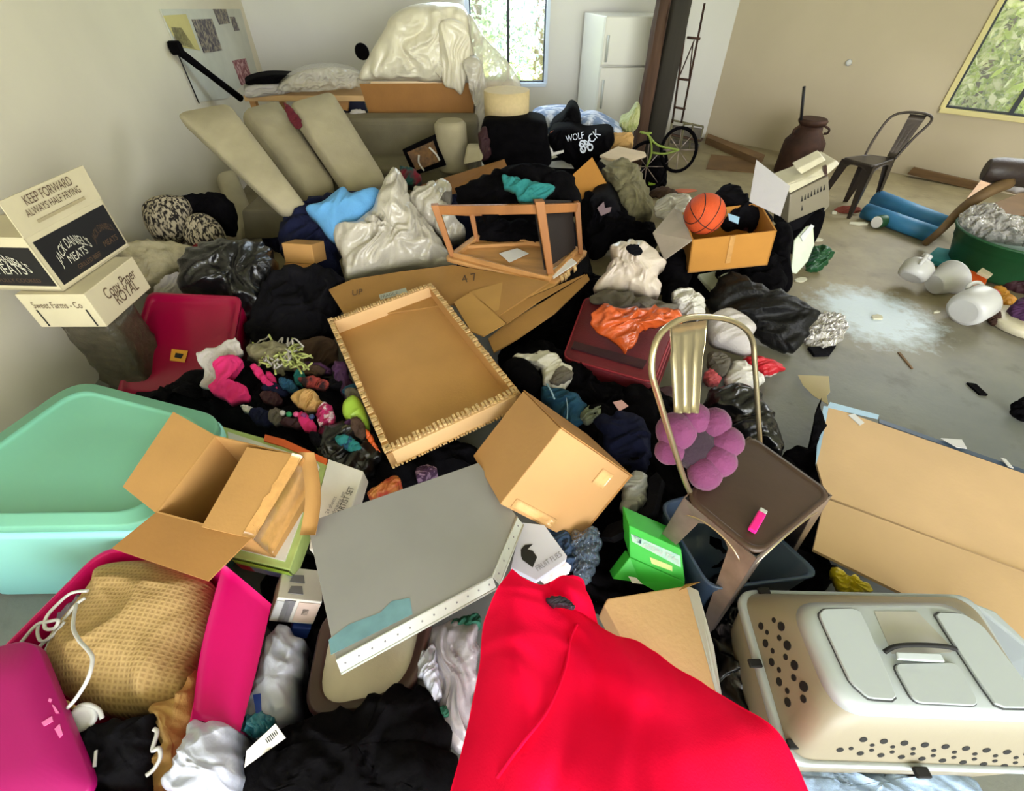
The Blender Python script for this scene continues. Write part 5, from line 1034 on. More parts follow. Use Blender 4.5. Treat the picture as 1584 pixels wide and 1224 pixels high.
heap('striped_rag', 'mauve striped rag between torn tray and grey panel', 'rag', [(644,726),(662,720),(676,726),(664,734),(646,738)], mat('mauve_stripe', (150, 120, 146), .9, rgb2=(70, 40, 70), vs_=30, thr=(.45, .5), stretch=(1, 4, 1)), z=.27, h=.015, amp=.008, back=.1, tilt=5)
# ---- striped beanie-like cloth and strap ----
ST = mat('white_green_stripe', (206, 202, 190), .9, bump=.3)
heap('white_stripe_cloth', 'white and olive striped cloth folded beside the flattened cartons', 'cloth', [(792,552),(830,544),(858,546),(872,562),(886,574),(876,596),(862,606),(842,600),(838,578),(820,560)], ST, z=.3, h=.07, amp=.02, freq=8, back=.1)
pls = pl3((835,550,.42), (872,590,.38), (850,580,.42))
for i, q4 in enumerate(([(828,546),(846,545),(858,554),(840,560),(832,572),(822,562)], [(870,566),(886,575),(880,586),(862,596),(850,590),(860,574)])):
    heap('olive_stripe', ['olive stripe across the folded white cloth, upper one', 'olive stripe across the folded white cloth, lower one'][i], 'cloth', q4, GRYC, z=.36+.0*i, h=.03, amp=.008, back=.03)
heap('black_beanie', 'round black knitted hat at the right corner of the torn tray', 'beanie', [(776,570),(790,556),(812,556),(830,572),(838,592),(826,608),(806,608),(790,590)], BLK, z=.3, h=.07, amp=.012, back=.12)
heap('petrol_clothes', 'petrol blue clothes behind the cardboard box', 'clothing', [(838,600),(860,602),(890,610),(908,630),(900,655),(880,660),(860,640),(840,618)], DBLUE, z=.22, h=.06, amp=.03, back=.1)
q = MB(); q.tube([P(846,594,.40), P(852,604,.40), P(858,618,.38)], .004, 6, sub=3); q.obj('blue_strap', SKYB, None, 'thin pale blue strap hanging off the striped cloth', 'strap')
q = MB(); q.tube([P(876,616,.36), P(878,632,.35), P(877,648,.34)], .002, 6, sub=3); q.obj('blue_strap', SKYB, None, 'pale strap running over the petrol blue clothes', 'strap')
heap('sage_rag', 'sage green rag behind the top edge of the cardboard box', 'rag', [(898,640),(912,628),(930,630),(928,644),(912,656),(900,652)], mat('sage_cloth', (112, 118, 98), .9), z=.25, h=.03, amp=.02, back=.06)
board('pink_paper', 'small pinkish paper square on the black clothes below the suitcase', 'paper', [(948,622),(962,619),(972,628),(958,636)], pl3((948,622,.33),(962,619,.34),(958,636,.32)), .003, mat('pink_paper', (206, 160, 158), .7, bump=0))
heap('dark_fluffy_jacket', 'dark navy fluffy jacket right of the cardboard box', 'clothing', [(920,650),(960,640),(1000,655),(1010,700),(1000,730),(970,735),(940,700)], NAVYC, z=.15, h=.1, amp=.03, freq=14, back=.1)
heap('white_bottle_bag', 'small pale plastic bag right of the bright box corner', 'plastic bag', [(964,742),(978,732),(996,732),(1002,744),(998,770),(988,790),(968,796),(960,780)], mat('grey_white_film', (168, 168, 160), .35, bump=.5, bs=20, coat=.3), z=.2, h=.05, amp=.015, freq=9, back=.08)
board('black_strap', 'black padded strap crossing beneath the small pale plastic bag', 'strap', [(928,830),(940,812),(968,802),(1000,782),(1004,740),(1016,730),(1024,740),(1012,790),(985,812),(945,832)], pl3((928,830,.2),(1000,782,.3),(1016,730,.3)), .03, BLK2)
heap('clear_bag', 'crumpled clear plastic bag between picture box and black clothes', 'plastic bag', [(880,828),(900,820),(924,818),(930,850),(920,885),(905,905),(886,890),(880,860)], mat('smoky_film', (96, 112, 132), .15, var=.4, vs_=14, bump=1, bs=20, alpha=.7, coat=.6), z=.18, h=.05, amp=.02, freq=12, back=.05, crisp=True)
heap('denim_cloth', 'dark blue cloth beneath the picture box and cardboard box', 'cloth', [(846,815),(880,825),(892,870),(880,880),(868,850)], mat('denim_cloth', (44, 66, 96), .85, bump=.4), z=.2, h=.03, amp=.02, back=.1)
# ---- maroon suitcase ----
ps = pl3((905,458,.36), (1050,476,.38), (880,560,.33))
t = T('maroon_suitcase', 'maroon fabric suitcase lying flat with an orange bag on top', 'suitcase', ps.at(960, 540))
S4 = [ps.at(905,458), ps.at(1056,476), ps.at(1012,592), ps.at(870,553)]; sc_ = sum(S4, V())/4
def rs(s, off): return rquad([sc_+(p-sc_)*s+ps.n*off for p in S4], .05, 5)
q = MB(); q.loft([rs(.97, -.30), rs(1.0, -.26), rs(1.0, -.03), rs(.985, -.008), rs(.95, 0), rs(.5, .006)]); q.obj('case_body', MAROON, t)
for off, s in ((-.008, .985), (-.27, 1.0), (-.10, 1.005)):
    q = MB(); q.tube(rs(s, off), .006, 8, closed=True); q.obj('piping', mat('maroon_piping', (136, 24, 40), .45, bump=0), t)
q = MB(); h0, h1 = S4[0].lerp(S4[1], .35)-ps.n*.1, S4[0].lerp(S4[1], .65)-ps.n*.1; up_ = (S4[0]-S4[3]).normalized(); q.tube([h0, h0+up_*.04, h1+up_*.04, h1], .01, 8, sub=5); q.obj('handle', BLK2, t)
q = MB(); q.prism([ps.at(888,530,.004), ps.at(1000,560,.004), ps.at(994,572,.004), ps.at(884,540,.004)], ps.n*.01); q.obj('front_pocket_trim', MAROOND, t)
heap('dark_sleeve', 'dark grey folded cloth along the top edge of the maroon suitcase', 'cloth', [(912,456),(950,452),(1010,462),(1050,474),(1030,482),(960,472),(918,470)], GRYC, z=.40, h=.03, amp=.015, back=.05)
heap('maroon_cloth', 'dark maroon cloth hanging below the front of the suitcase', 'cloth', [(884,600),(930,606),(1000,618),(1040,600),(1040,640),(960,640),(900,622)], MAROOND, z=.1, h=.05, amp=.02, back=.1)
heap('orange_bag', 'crumpled orange plastic bag lying on the maroon suitcase', 'plastic bag', [(916,485),(940,472),(975,476),(1010,474),(1040,474),(1055,488),(1050,502),(1020,506),(992,508),(985,530),(966,546),(952,530),(930,520),(918,505)], ORGC, z=.39, h=.045, amp=.03, freq=12, back=.03, rings=26)
# ---- white bags around ----
WBC = mat('pinkish_white_bag', (206, 192, 178), .4, var=.1, vs_=10, bump=.6, bs=18, coat=.2)
heap('white_grocery_bag', 'white plastic grocery bag with tied handles above the maroon suitcase', 'plastic bag', [(944,384),(962,376),(985,374),(1005,382),(1024,398),(1026,414),(1018,430),(1022,452),(1000,460),(960,450),(920,448),(936,420),(946,400)], WBC, z=.4, h=.12, amp=.025, freq=8, ang=1.3, back=.12, rings=28, segs=110)
heap('dark_opening', 'dark contents visible in the opening of the white grocery bag', 'contents', [(970,380),(985,378),(994,390),(984,394),(972,388)], BLK2, z=.66, h=.01, amp=.005, back=.02)
heap('blue_white_bag', 'small white plastic bag with blue print behind the metal chair', 'plastic bag', [(1038,458),(1052,446),(1070,448),(1088,462),(1090,482),(1078,494),(1056,488),(1044,474)], mat('blue_print_bag', (204, 200, 190), .4, rgb2=(90, 120, 170), vs_=9, thr=(.62, .66), bump=.6), z=.3, h=.08, amp=.03, freq=10, back=.1)
heap('white_pillow', 'pale quilted pillow seen through the hoop of the brown chair', 'pillow', [(1096,496),(1110,482),(1130,478),(1152,488),(1170,506),(1162,520),(1168,540),(1150,546),(1120,538),(1098,528)], WCL, z=.16, h=.09, amp=.02, freq=6, back=.08)
heap('white_paper_bag', 'white paper bag lying behind the right rail of the chair back', 'paper bag', [(1122,590),(1132,562),(1148,556),(1162,566),(1180,582),(1178,594),(1160,602),(1136,602)], WHTP, z=.05, h=.08, amp=.012, freq=6, back=.06)
heap('red_white_bag', 'red and white patterned bag on the floor beside the chair back', 'bag', [(1148,556),(1166,550),(1190,556),(1214,570),(1205,576),(1180,584),(1164,570)], mat('red_white_print', (196, 30, 44), .5, rgb2=(226, 210, 206), vs_=14, thr=(.53, .58), bump=.3), z=.03, h=.06, amp=.012, freq=10, back=.03)
heap('pink_bag', 'pink plastic scrap behind the chair back slat', 'plastic scrap', [(1090,578),(1102,570),(1116,584),(1110,594),(1092,592)], mat('salmon_plastic', (206, 90, 100), .4), z=.06, h=.04, amp=.01, back=.08)
heap('grey_packet', 'dull grey packet between pillow and white paper bag', 'packet', [(1098,545),(1124,548),(1130,562),(1118,582),(1098,570)], GRYC, z=.1, h=.04, amp=.012, back=.08)
heap('black_garment', 'black leather-like garment spread on the floor behind the chair', 'clothing', [(1092,470),(1108,440),(1134,420),(1170,440),(1215,452),(1264,482),(1252,512),(1232,540),(1210,542),(1180,528),(1150,500),(1110,490)], mat('black_leatherette', (12, 12, 12), .55, var=.2, bump=.4, spec=.3), z=.04, h=.10, amp=.02, freq=4, back=.06)
heap('foil_wrap', 'crinkled silver and clear plastic wrap on the floor', 'plastic wrap', [(1244,516),(1262,492),(1280,482),(1302,492),(1310,510),(1298,530),(1276,540),(1250,534)], SILV, z=.01, h=.035, amp=.03, freq=16, back=.012, crisp=True, tilt=12)
mb = MB(); mb.prism([P(1248,540), P(1292,538), P(1282,552), P(1258,553)], (0, 0, .02)); mb.obj('dark_tray', BLK2, None, 'flat dark tray piece on the floor below the silver wrap', 'tray', bevel=.004)
# ---- carton with basketball ----
FB_ = fitbox({(0,0,1):(1070,372),(1,0,1):(1198,357),(0,0,0):(1069,424),(1,0,0):(1190,410),(1,1,1):(1178,318),(0,1,1):(1050,322)}, ((0,0,0), .30), dims=(None, .36, None), name='ball box', tw=2)
t = T('ball_carton', 'open cardboard carton holding the basketball', 'box', FB_.p(.5, .5, 0))
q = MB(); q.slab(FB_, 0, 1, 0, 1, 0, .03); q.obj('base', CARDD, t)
for a in ((0,.02,0,1), (.98,1,0,1), (0,1,0,.02), (0,1,.98,1)):
    q = MB(); q.slab(FB_, *a, 0, 1); q.obj('side_panel', mat('carton_ochre', (186, 128, 50)), t, bevel=.001)
za = FB_.p(0,0,1).z
q = MB(); q.prism([FB_.p(0,0,1), FB_.p(0,1,1), P(1042,322,za+.0), P(1010,360,za-.06), P(1028,402,za-.16)], (0, 0, -.006)); q.obj('flap', mat('greyish_card', (178, 164, 148), .75), t)
q = MB(); q.slab(FB_, .46, .52, -.012, -.003, .2, 1); q.obj('tape', TAPE, t)
bc = PY(1090, 331, FB_.p(.2,.45,1).y); dpt = (bc-CAM).dot(V((0, CP, -SP))); rb = 32.5/FL*dpt*.93
t = T('basketball', 'orange basketball with black seams resting in the open carton', 'ball', bc-V((0, 0, rb)))
q = MB(); q.lathe(bc-V((0, 0, rb)), (0, 0, 1), [(rb-rb*math.cos(math.pi*k/24), rb*math.sin(math.pi*k/24)) for k in range(25)], 48); q.obj('ball_body', ORNG, t)
R_ = Matrix.Rotation(.5, 3, 'Y')@Matrix.Rotation(.35, 3, 'X')
for kind_ in range(4):
    pts = []
    for k in range(48):
        a = 2*math.pi*k/48
        if kind_ == 0: p = V((math.cos(a), math.sin(a), 0))
        elif kind_ == 1: p = V((0, math.cos(a), math.sin(a)))
        else:
            sg = 1 if kind_ == 2 else -1; p = V((sg*(.62-.16*math.cos(2*a)), math.cos(a)*.8, math.sin(a)*.8)).normalized()
        pts.append(bc+(R_@p)*rb*1.002)
    q = MB(); q.tube(pts, rb*.022, 6, closed=True); q.obj('seam', INK, t)
heap('dark_bag', 'dark blue-black bag behind the basketball inside the carton', 'bag', [(1104,300),(1120,286),(1134,284),(1160,310),(1192,332),(1190,350),(1150,352),(1118,352),(1124,325)], BLK2, z=.5, h=.10, amp=.02, back=.14)
board('blue_card', 'small pale blue card next to the basketball', 'card', [(1126,330),(1144,336),(1142,346),(1128,340)], Pl(PY(1135, 340, FB_.p(.5,.3,1).y), (0, -.6, .8)), .006, SKYB)
heap('patterned_wallet', 'dark patterned pouch lying right of the blue card', 'pouch', [(1140,342),(1160,344),(1178,348),(1170,354),(1144,352)], PURP, z=.5, h=.03, amp=.01, back=.05)
pgf = Pl(PY(1190, 300, FB_.p(1,.6,1).y), (-.35, -.8, .3))
board('grey_flap', 'pale grey cardboard flap standing up behind the basketball carton', 'cardboard', [(1170,247),(1222,288),(1207,335),(1159,312)], pgf, .008, mat('grey_card', (168, 164, 166), .7, var=.04))
# ---- small pet carrier at back ----
yk = P(1235, 372, 0.12).y
t = T('small_pet_carrier', 'cream and tan small pet carrier standing beyond the basketball carton', 'pet carrier', P(1240, 350, .05))
def K(px, py, dy=0): return PY(px, py, yk+dy)
q = MB(); q.prism([K(1222,302), K(1282,272,.1), K(1284,318,.1), K(1275,330,.08), K(1218,348)], (.0, .28, 0)); q.obj('lower_shell', CARRT, t, bevel=.012)
q = MB(); q.prism([K(1214,286), K(1246,274,.05), K(1294,248,.2), K(1300,254,.2), K(1284,268,.1), K(1222,300)], (0, .26, .0)); q.obj('upper_shell', mat('cream_shell', (206, 198, 172), .45), t, bevel=.012)
q = MB(); q.prism([K(1232,262,.1), K(1272,242,.2), K(1278,248,.2), K(1240,270,.1)], (0, .1, .02)); q.obj('top_handle', mat('cream_shell'), t, bevel=.006)
q = MB(); q.prism([K(1218,346,-.01), K(1276,322,.06), K(1270,340,.06), K(1216,362,-.01)], (0, .26, 0)); q.obj('dark_base', BLK2, t)
n_ = Pl(K(1222,302,-.004), (K(1282,272,.096)-K(1222,302,-.004)).cross(K(1218,348,-.004)-K(1222,302,-.004)))
for r_ in range(2):
    for k in range(8):
        x = 1240+k*4.9; y = 307-k*2.5+r_*14; q = MB(); q.prism([n_.at(x-1.4, y+5), n_.at(x+1.6, y+4), n_.at(x+.6, y-4)], n_.n*.003); q.obj('vent_slot', DARK, t)
for x, y in ((1252, 270), (1274, 256)):
    q = MB(); q.prism([K(x, y+2, -.01+.1), K(x+5, y, .1), K(x+6, y+16, .1), K(x+1, y+18, .1)], (0, .02, 0)); q.obj('latch', DBRN, t)
heap('black_case', 'black soft case standing between basketball carton and white tray', 'case', [(1196,352),(1215,345),(1226,360),(1222,400),(1226,440),(1210,452),(1192,440),(1190,410)], BLK, z=.02, h=.12, amp=.015, back=.1)
standup('black_case', 'black case under the small pet carrier', 'case', [(1218,348),(1270,325),(1272,350),(1252,386),(1222,398)], yk+.02, BLK, .05, .01, back=.2, lean=10)
pwt = Pl(PY(1240, 380, P(1235, 423, .02).y), (-.3, -.9, .35))
t = T('white_tray', 'pale oval plastic tray standing on edge beyond the black case', 'tray', P(1240, 423, 0))
board('tray_body', None, None, [(1228,372),(1248,350),(1258,348),(1260,378),(1250,404),(1232,424),(1222,422),(1226,395)], pwt, .02, mat('pale_green_plastic', (196, 204, 176), .35), t, bevel=.006)
board('tray_rim', None, None, [(1238,366),(1255,347),(1260,350),(1242,374)], pwt, .01, WHT, t, lift=.012)
heap('green_bag', 'dark green leafy plastic bag right of the pale oval tray', 'bag', [(1256,385),(1270,378),(1288,386),(1284,402),(1264,420),(1246,420)], DGREEN, z=.01, h=.06, amp=.025, back=.02, freq=12)
t = T('white_box_lid', 'rounded white plastic lid under the basketball carton', 'lid', P(1165, 436, .1))
q = MB(); q.prism([P(1140,420,.18), P(1168,410,.2), P(1184,412,.2), P(1183,438,.12), P(1160,436,.12)], (0, 0, -.03)); q.obj('lid_panel', mat('cream_shell'), t, bevel=.01)
t = T('white_box_lid', 'pale lid corner sticking out under the left side of the basketball carton', 'lid', P(1105, 440, .1))
q = MB(); q.prism([P(1080,424,.2), P(1134,414,.22), P(1126,430,.16), P(1102,450,.12)], (0, 0, -.03)); q.obj('lid_panel', mat('sage_shell', (180, 182, 156), .45), t, bevel=.006)
# floor scraps between
rnd = random.Random(11)
SC = mat('pale_scrap', (200, 196, 172), .8)
for i, (x, y, w_, h_) in enumerate(((1265,372,16,5),(1258,362,8,4),(1328,347,32,5),(1238,434,18,7),(1356,492,20,7),(1448,484,10,3),(1276,410,8,5),(1060,296,30,6),(1030,304,40,8),(1070,310,16,4),(1290,330,10,4))):
    lbs = ['cream scrap by the small pet carrier','tiny cream scrap closest to the pale oval tray','long cream strip on the floor left of the green can','pale scrap below the pale oval tray','cream stick lying on the window glare painted on the floor','tiny pale scrap left of the big white jug','small tan scrap beside the green bag','pinkish scrap behind the basketball','long pale scrap left of the basketball carton','pale scrap just behind the basketball flap','pale scrap near the foot of the far chair']
    pts = [P(x+w_*.5*math.cos(a)*(1+.25*math.sin(i*3+a*2)), y+h_*.5*math.sin(a)*(1+.25*math.cos(i+a*3))) for a in [k*math.pi/4 for k in range(8)]]
    q = MB(); q.prism(pts, (0, 0, .012)); q.obj('floor_scrap', SC if i != 7 else mat('pinkish_scrap', (196, 110, 80), .8), None, lbs[i], 'scrap', bevel=.002)
heap('grey_film', 'crumpled grey-white plastic film on the floor behind the basketball', 'plastic film', [(1012,318),(1030,302),(1060,300),(1072,312),(1056,330),(1030,338),(1014,332)], WPLC, z=.02, h=.05, amp=.03, freq=12, back=.02)
heap('brown_paper', 'dark brown crumpled paper on the floor right of the patterned cloth', 'paper', [(996,292),(1030,290),(1048,300),(1020,306),(1000,304)], BROWNC, z=.01, h=.03, amp=.015, back=.01)
board('paper_triangle', 'curved beige paper piece standing at the corner of the large cardboard sheet', 'paper', [(1234,580),(1282,582),(1284,606),(1279,612),(1281,626),(1258,612),(1242,596)], pl3((1234,580,.03),(1282,582,.10),(1281,626,.05)), .004, CARTON)
mb = MB(); mb.prism([P(1494,594), P(1508,596), P(1526,613), P(1514,612)], (0, 0, .012)); mb.obj('black_scrap', BLK, None, 'small black diamond scrap on the bare floor', 'scrap')
heap('black_lump', 'black fluffy lump on the floor at the right edge', 'lump', [(1562,632),(1572,620),(1590,615),(1600,640),(1584,652),(1568,644)], BLK, z=.01, h=.05, amp=.02, back=.01)
mb = MB(); mb.prism([P(1388,546), P(1392,546), P(1412,571), P(1409,571)], (0, 0, .006)); mb.obj('thin_stick', PLANK, None, 'thin dark stick on the bare floor', 'stick')
# ---- blue rolls, can, tub, jugs at right ----
for i, (a, b, r_) in enumerate((((1356,308), (1460,350), .085), ((1338,326), (1446,364), .07))):
    A_, B_ = P(*a, r_), P(*b, r_); q = MB(); ax = (B_-A_); L_ = ax.length; q.lathe(A_, ax, [(0, r_*.55), (.002, r_*.6), (0, r_), (L_, r_), (L_+.002, r_*.6), (L_, r_*.5)], 28); t = q.obj('blue_foam_roll', BLUER, None, ['thicker blue roll lying behind the thinner one near the far chair', 'thinner blue roll lying in front of the thicker one'][i], 'roll')
A_, B_ = P(1356, 344, .06), P(1386, 338, .06); q = MB(); ax = B_-A_; t = T('green_can', 'green can with a pale end lying before the blue rolls', 'can', P(1370, 350, 0)); q.lathe(A_, ax, [(0, .05), (.004, .055), (ax.length, .055), (ax.length+.004, .04)], 20); q.obj('can_body', DGREEN, t); q = MB(); q.lathe(A_, -ax, [(0, .052), (.004, .05)], 20); q.obj('can_end', WHTP, t)
heap('red_scrap', 'reddish scrap under the far end of the blue rolls', 'scrap', [(1292,322),(1318,318),(1334,326),(1318,330),(1298,330)], mat('brick_red_scrap', (130, 60, 44), .8), z=.01, h=.03, amp=.01, back=.01)
q = MB(); tc_ = P(1545, 395, .0); rr_ = .34
t = T('green_tub', 'dark green round tub full of clear plastic at the right edge', 'tub', P(1535, 405, 0)); c = P(1552, 398, .12); R1 = (P(1552, 370, .3)-P(1472, 372, .3)).length
q.lathe((c.x, c.y, .02), (0, 0, 1), [(0, R1*.75), (.02, R1*.78), (.28, R1*.98), (.285, R1*1.02), (.30, R1*1.0), (.29, R1*.95), (.2, R1*.93), (.2, .01)], 36); q.obj('tub_body', DGREEN, t)
heap('clear_film', 'crumpled clear plastic heaped in the dark green tub', 'plastic film', [(1480,345),(1500,322),(1530,318),(1560,335),(1600,345),(1600,375),(1540,372),(1496,365)], SILV, z=.3, h=.1, amp=.05, freq=12, back=.05, crisp=True)
q = MB(); q.prism([P(1432,398,.06), P(1450,382,.06), P(1516,392,.08), P(1500,416,.05)], (0, 0, -.05)); q.obj('teal_box', TEAL, None, 'flat teal box in front of the dark green tub', 'box', bevel=.01)
# brown curved strip + armchair
q = MB(); q.tube([P(1432,376,.05), P(1456,356,.2), P(1490,322,.36), P(1530,296,.5), P(1560,283,.55)], [.03,.03,.04,.045,.05], 10, sub=5); q.obj('bent_branch', mat('brown_branch', (100, 76, 44), .7, var=.3), None, 'long brown bent branch leaning over the green tub', 'branch')
q = MB(); q.tube([P(1524,262,.62), P(1545,264,.62), P(1600,270,.6), P(1650,276,.6)], [.075,.095,.1,.1], 14, sub=4); q.obj('dark_bolster', mat('dark_leather', (48, 36, 32), .5, bump=.3), None, 'dark rounded bolster at the right edge', 'bolster')
q = MB(); q.prism([P(1496,306,.34), P(1518,278,.42), P(1538,276,.42), P(1512,310,.34)], (0, 0, -.06)); q.obj('wood_offcut', OAKP, None, 'light wood offcut propped below the dark bolster', 'wood')
q = MB(); q.prism([P(1530,316,.2), P(1600,290,.2), P(1600,330,.2), P(1545,340,.2)], (0, 0, -.18)); q.obj('brown_crate', PLANK, None, 'brown wooden crate behind the green tub', 'crate', bevel=.01)
heap('grey_rag', 'pale grey rag hanging beneath the dark bolster', 'rag', [(1528,282),(1560,278),(1600,286),(1600,296),(1550,294)], WCL, z=.4, h=.03, amp=.02, back=.05)
def jug(label, c, ax, r, L_, m=mat('milky_plastic', (196, 195, 192), .35, var=.04, bump=.05), neck=True, capm=None):
    t = T('white_jug', label, 'jug', V((c.x, c.y, 0))); ax = V(ax).normalized(); q = MB()
    q.lathe(c, ax, [(0, r*.7), (.01, r*.92), (.04, r), (L_*.62, r), (L_*.8, r*.72), (L_*.93, r*.28), (L_, r*.26)], 24); q.obj('jug_body', m, t)
    if neck:
        q = MB(); q.lathe(c+ax*L_, ax, [(-.01, r*.32), (.02, r*.32)], 16); q.obj('cap', capm or WHT, t)
        o = ax.orthogonal().normalized(); o = o if o.z > 0 else -o; q = MB(); q.tube([c+ax*L_*.9+o*r*.3, c+ax*L_*.85+o*r*.95, c+ax*L_*.55+o*r*1.12, c+ax*L_*.45+o*r*.98], .014, 8, sub=4); q.obj('handle', m, t)
    return t
jug('rounded white jug leftmost of the white containers, on the bare floor', P(1408, 430, .09), (.25, .2, .35), .1, .17)
cb_ = P(1456, 436, .09); axb = V((.9, .25, .25)).normalized(); t = T('white_bucket', 'small white bucket lying on its side between the two white jugs', 'bucket', V((cb_.x, cb_.y, 0))); q = MB(); q.lathe(cb_-axb*.06, axb, [(0, .07), (.01, .08), (.14, .115), (.145, .125), (.16, .125), (.155, .11), (.02, .075), (.02, .01)], 28); q.obj('bucket_body', MATS['milky_plastic'], t); q = MB(); q.lathe(cb_-axb*.06, axb, [(.148, .122), (.150, .130), (.158, .130), (.16, .122)], 28, cap=False); q.obj('rim', WHT, t)
jug('large white jug lying on its side in front of the orange object', P(1490, 482, .10), (.9, .42, .25), .12, .26, capm=mat('red_cap', (196, 30, 60), .5))
q = MB(); q.lathe(P(1520, 484, .03), (.3, -.6, .5), [(0, .02), (.015, .02)], 12); q.obj('loose_red_cap', MATS['red_cap'], None, 'small red cap on the floor against the large white jug', 'cap')  # a small cap lying loose
q = MB(); q.prism([P(1482,424,.12), P(1496,415,.12), P(1530,428,.12), P(1524,442,.1), P(1492,438,.1)], (0, 0, -.08)); q.obj('orange_box', ORANGE, None, 'bright orange plastic piece behind the large white jug', 'plastic piece', bevel=.012)
heap('amber_piece', 'amber plastic piece right of the large white jug', 'plastic piece', [(1534,446),(1548,442),(1562,455),(1572,466),(1556,474),(1540,466)], AMBER, z=.02, h=.06, amp=.01, back=.02)
q = MB(); q.prism([P(1513,420,.16), P(1520,414,.16), P(1536,424,.16), P(1530,428,.16)], (0, 0, -.02)); q.obj('cream_scrap', CARTON, None, 'cream scrap above the orange plastic piece', 'scrap')
heap('plum_bag', 'dark plum bag at the right edge above the cream lid', 'bag', [(1560,480),(1572,466),(1600,458),(1600,494),(1580,498),(1564,492)], PURP, z=.05, h=.06, amp=.02, back=.04)
q = MB(); c = P(1578, 506, .0); q.lathe((c.x, c.y, 0), (.0, 0, 1), [(0, .15), (.01, .18), (.05, .19), (.06, .185), (.065, .1)], 32); q.obj('container_lid', mat('cream_shell'), None, 'round cream container lid on the floor at the right edge', 'lid')  # loose container lid lying flat, not a dish
heap('brown_lump', 'brown lump beside the round cream container lid', 'lump', [(1528,484),(1544,478),(1550,492),(1540,504),(1528,500)], RUST, z=.01, h=.04, amp=.02, back=.01)
heap('dark_red_bag', 'dark red bag behind the amber plastic piece', 'bag', [(1540,430),(1570,420),(1600,425),(1600,455),(1560,450)], MAROOND, z=.02, h=.07, amp=.02, back=.02)
# ================= large cardboard sheets at right =================
pc1 = pl3((1275,626,.14), (1600,735,.16), (1262,775,.15))
t = T('cardboard_sheet', 'large flat cardboard sheet upper of the two at the right, edged with blue tape', 'cardboard', pc1.at(1450, 720))
board('sheet_body', None, None, [(1280,628),(1640,752),(1640,905),(1278,768),(1263,716)], pc1, .012, CARDB, t)
board('blue_tape', None, None, [(1284,622),(1360,642),(1358,648),(1280,630)], pc1, .003, SKYB, t, lift=.002)
board('blue_tape', None, None, [(1274,628),(1282,629),(1268,700),(1262,720),(1264,690)], pc1, .003, SKYB, t, lift=.002)
board('white_label', None, None, [(1312,642),(1322,640),(1337,654),(1330,658)], pc1, .003, WHT, t, lift=.003)
board('torn_tape', None, None, [(1456,678),(1488,680),(1496,694),(1480,692)], pc1, .003, WHT, t, lift=.004)
board('torn_tape', None, None, [(1548,708),(1556,710),(1568,724),(1560,722)], pc1, .003, WHT, t, lift=.004)
board('dark_edge', None, None, [(1360,648),(1600,732),(1600,738),(1360,654)], pc1, .006, TUB, t, lift=-.006)
pc2 = pl3((1278,772,.16), (1600,890,.18), (1262,850,.20))
board('cardboard_sheet', 'large cardboard sheet lower of the two, running under the pet carrier', 'cardboard', [(1276,771),(1640,906),(1640,1010),(1500,975),(1390,915),(1258,850)], pc2, .012, CARDB)
# dark clutter left of the sheet
heap('black_fur', 'black ragged cloth along the left edge of the cardboard sheets', 'cloth', [(1212,700),(1240,690),(1262,700),(1276,640),(1270,620),(1266,690),(1262,760),(1240,760),(1215,735)], BLK, z=.02, h=.04, amp=.02, back=.02)
# ================= metal chair in front =================
ZS = .56
A, B, C, D = P(1058,768,ZS), P(1160,672,ZS), P(1290,764,ZS), P(1172,862,ZS)
cpx = V((.55, -.45, 0))
metal_chair('brown seated metal chair with a pale hoop back in the near right of the pile', A, B, C, D, [(1074,772),(1058,740),(1020,620),(1008,570),(1018,522),(1050,496),(1090,490),(1135,498),(1162,522),(1168,570),(1176,692)], [(1040,504),(1096,496),(1086,640),(1048,640)], STEEL, STEELG, SEAT, .05, V((-.22, .30, 0)), .05, hr=.009, apr=.07)
# plush flower cushion
t = T('flower_cushion', 'purple plush flower shaped cushion lying on the seat of the metal chair', 'cushion', P(1085, 700, ZS+.02)); pp = Pl(P(1090,730,ZS+.05), (-.05, -.62, .72))
lobes = [(1050,662,36),(1078,650,30),(1106,656,34),(1122,684,32),(1110,712,34),(1088,732,30),(1040,700,28),(1060,712,22)]
for x, y, r_ in [(1046,668,30),(1076,648,24),(1106,655,24),(1124,684,25),(1112,712,26),(1090,732,26),(1036,698,22)]:
    c = pp.at(x, y); R0 = r_/FL*(c-CAM).dot(V((0, CP, -SP))); q = MB(); cen = pp.at(1082, 690); rad = (c-cen).normalized(); tan = pp.n.cross(rad)
    vs2 = []; 
    for i in range(17):
        th_ = math.pi*i/16
        ring_ = []
        for k in range(20):
            ph = 2*math.pi*k/20; d3 = rad*math.sin(th_)*math.cos(ph)*1.05+tan*math.sin(th_)*math.sin(ph)*1.0+pp.n*math.cos(th_)*.85
            k_ = 1+.05*noise.noise(d3*3+c*5); ring_.append(c+d3*R0*k_)
        vs2.append(ring_)
    q.loft(vs2); q.obj('petal', PLUSH, t)
c = pp.at(1080, 692, .0); q = MB(); q.lathe(c-pp.n*.03, pp.n, [(0, .075), (.03, .08), (.05, .06), (.055, .02)], 24); q.obj('flower_centre', PLUSHD, t)
t = T('pink_lighter', 'small bright pink lighter lying on the brown chair seat', 'lighter', P(1172, 806, ZS))
a, b = P(1164, 820, ZS+.018), P(1180, 792, ZS+.018); q = MB(); dx = (b-a); w_ = V((-dx.y, dx.x, 0)).normalized()*.012; q.prism([a-w_, b-w_, b+w_, a+w_], (0, 0, -.014)); q.obj('lighter_body', mat('hot_pink', (236, 30, 140), .35, bump=0), t, bevel=.004)
q = MB(); b2 = b+dx.normalized()*.014; q.prism([b-w_*.9, b2-w_*.9, b2+w_*.9, b+w_*.9], (0, 0, -.013)); q.obj('lighter_top', GREYL, t, bevel=.002)
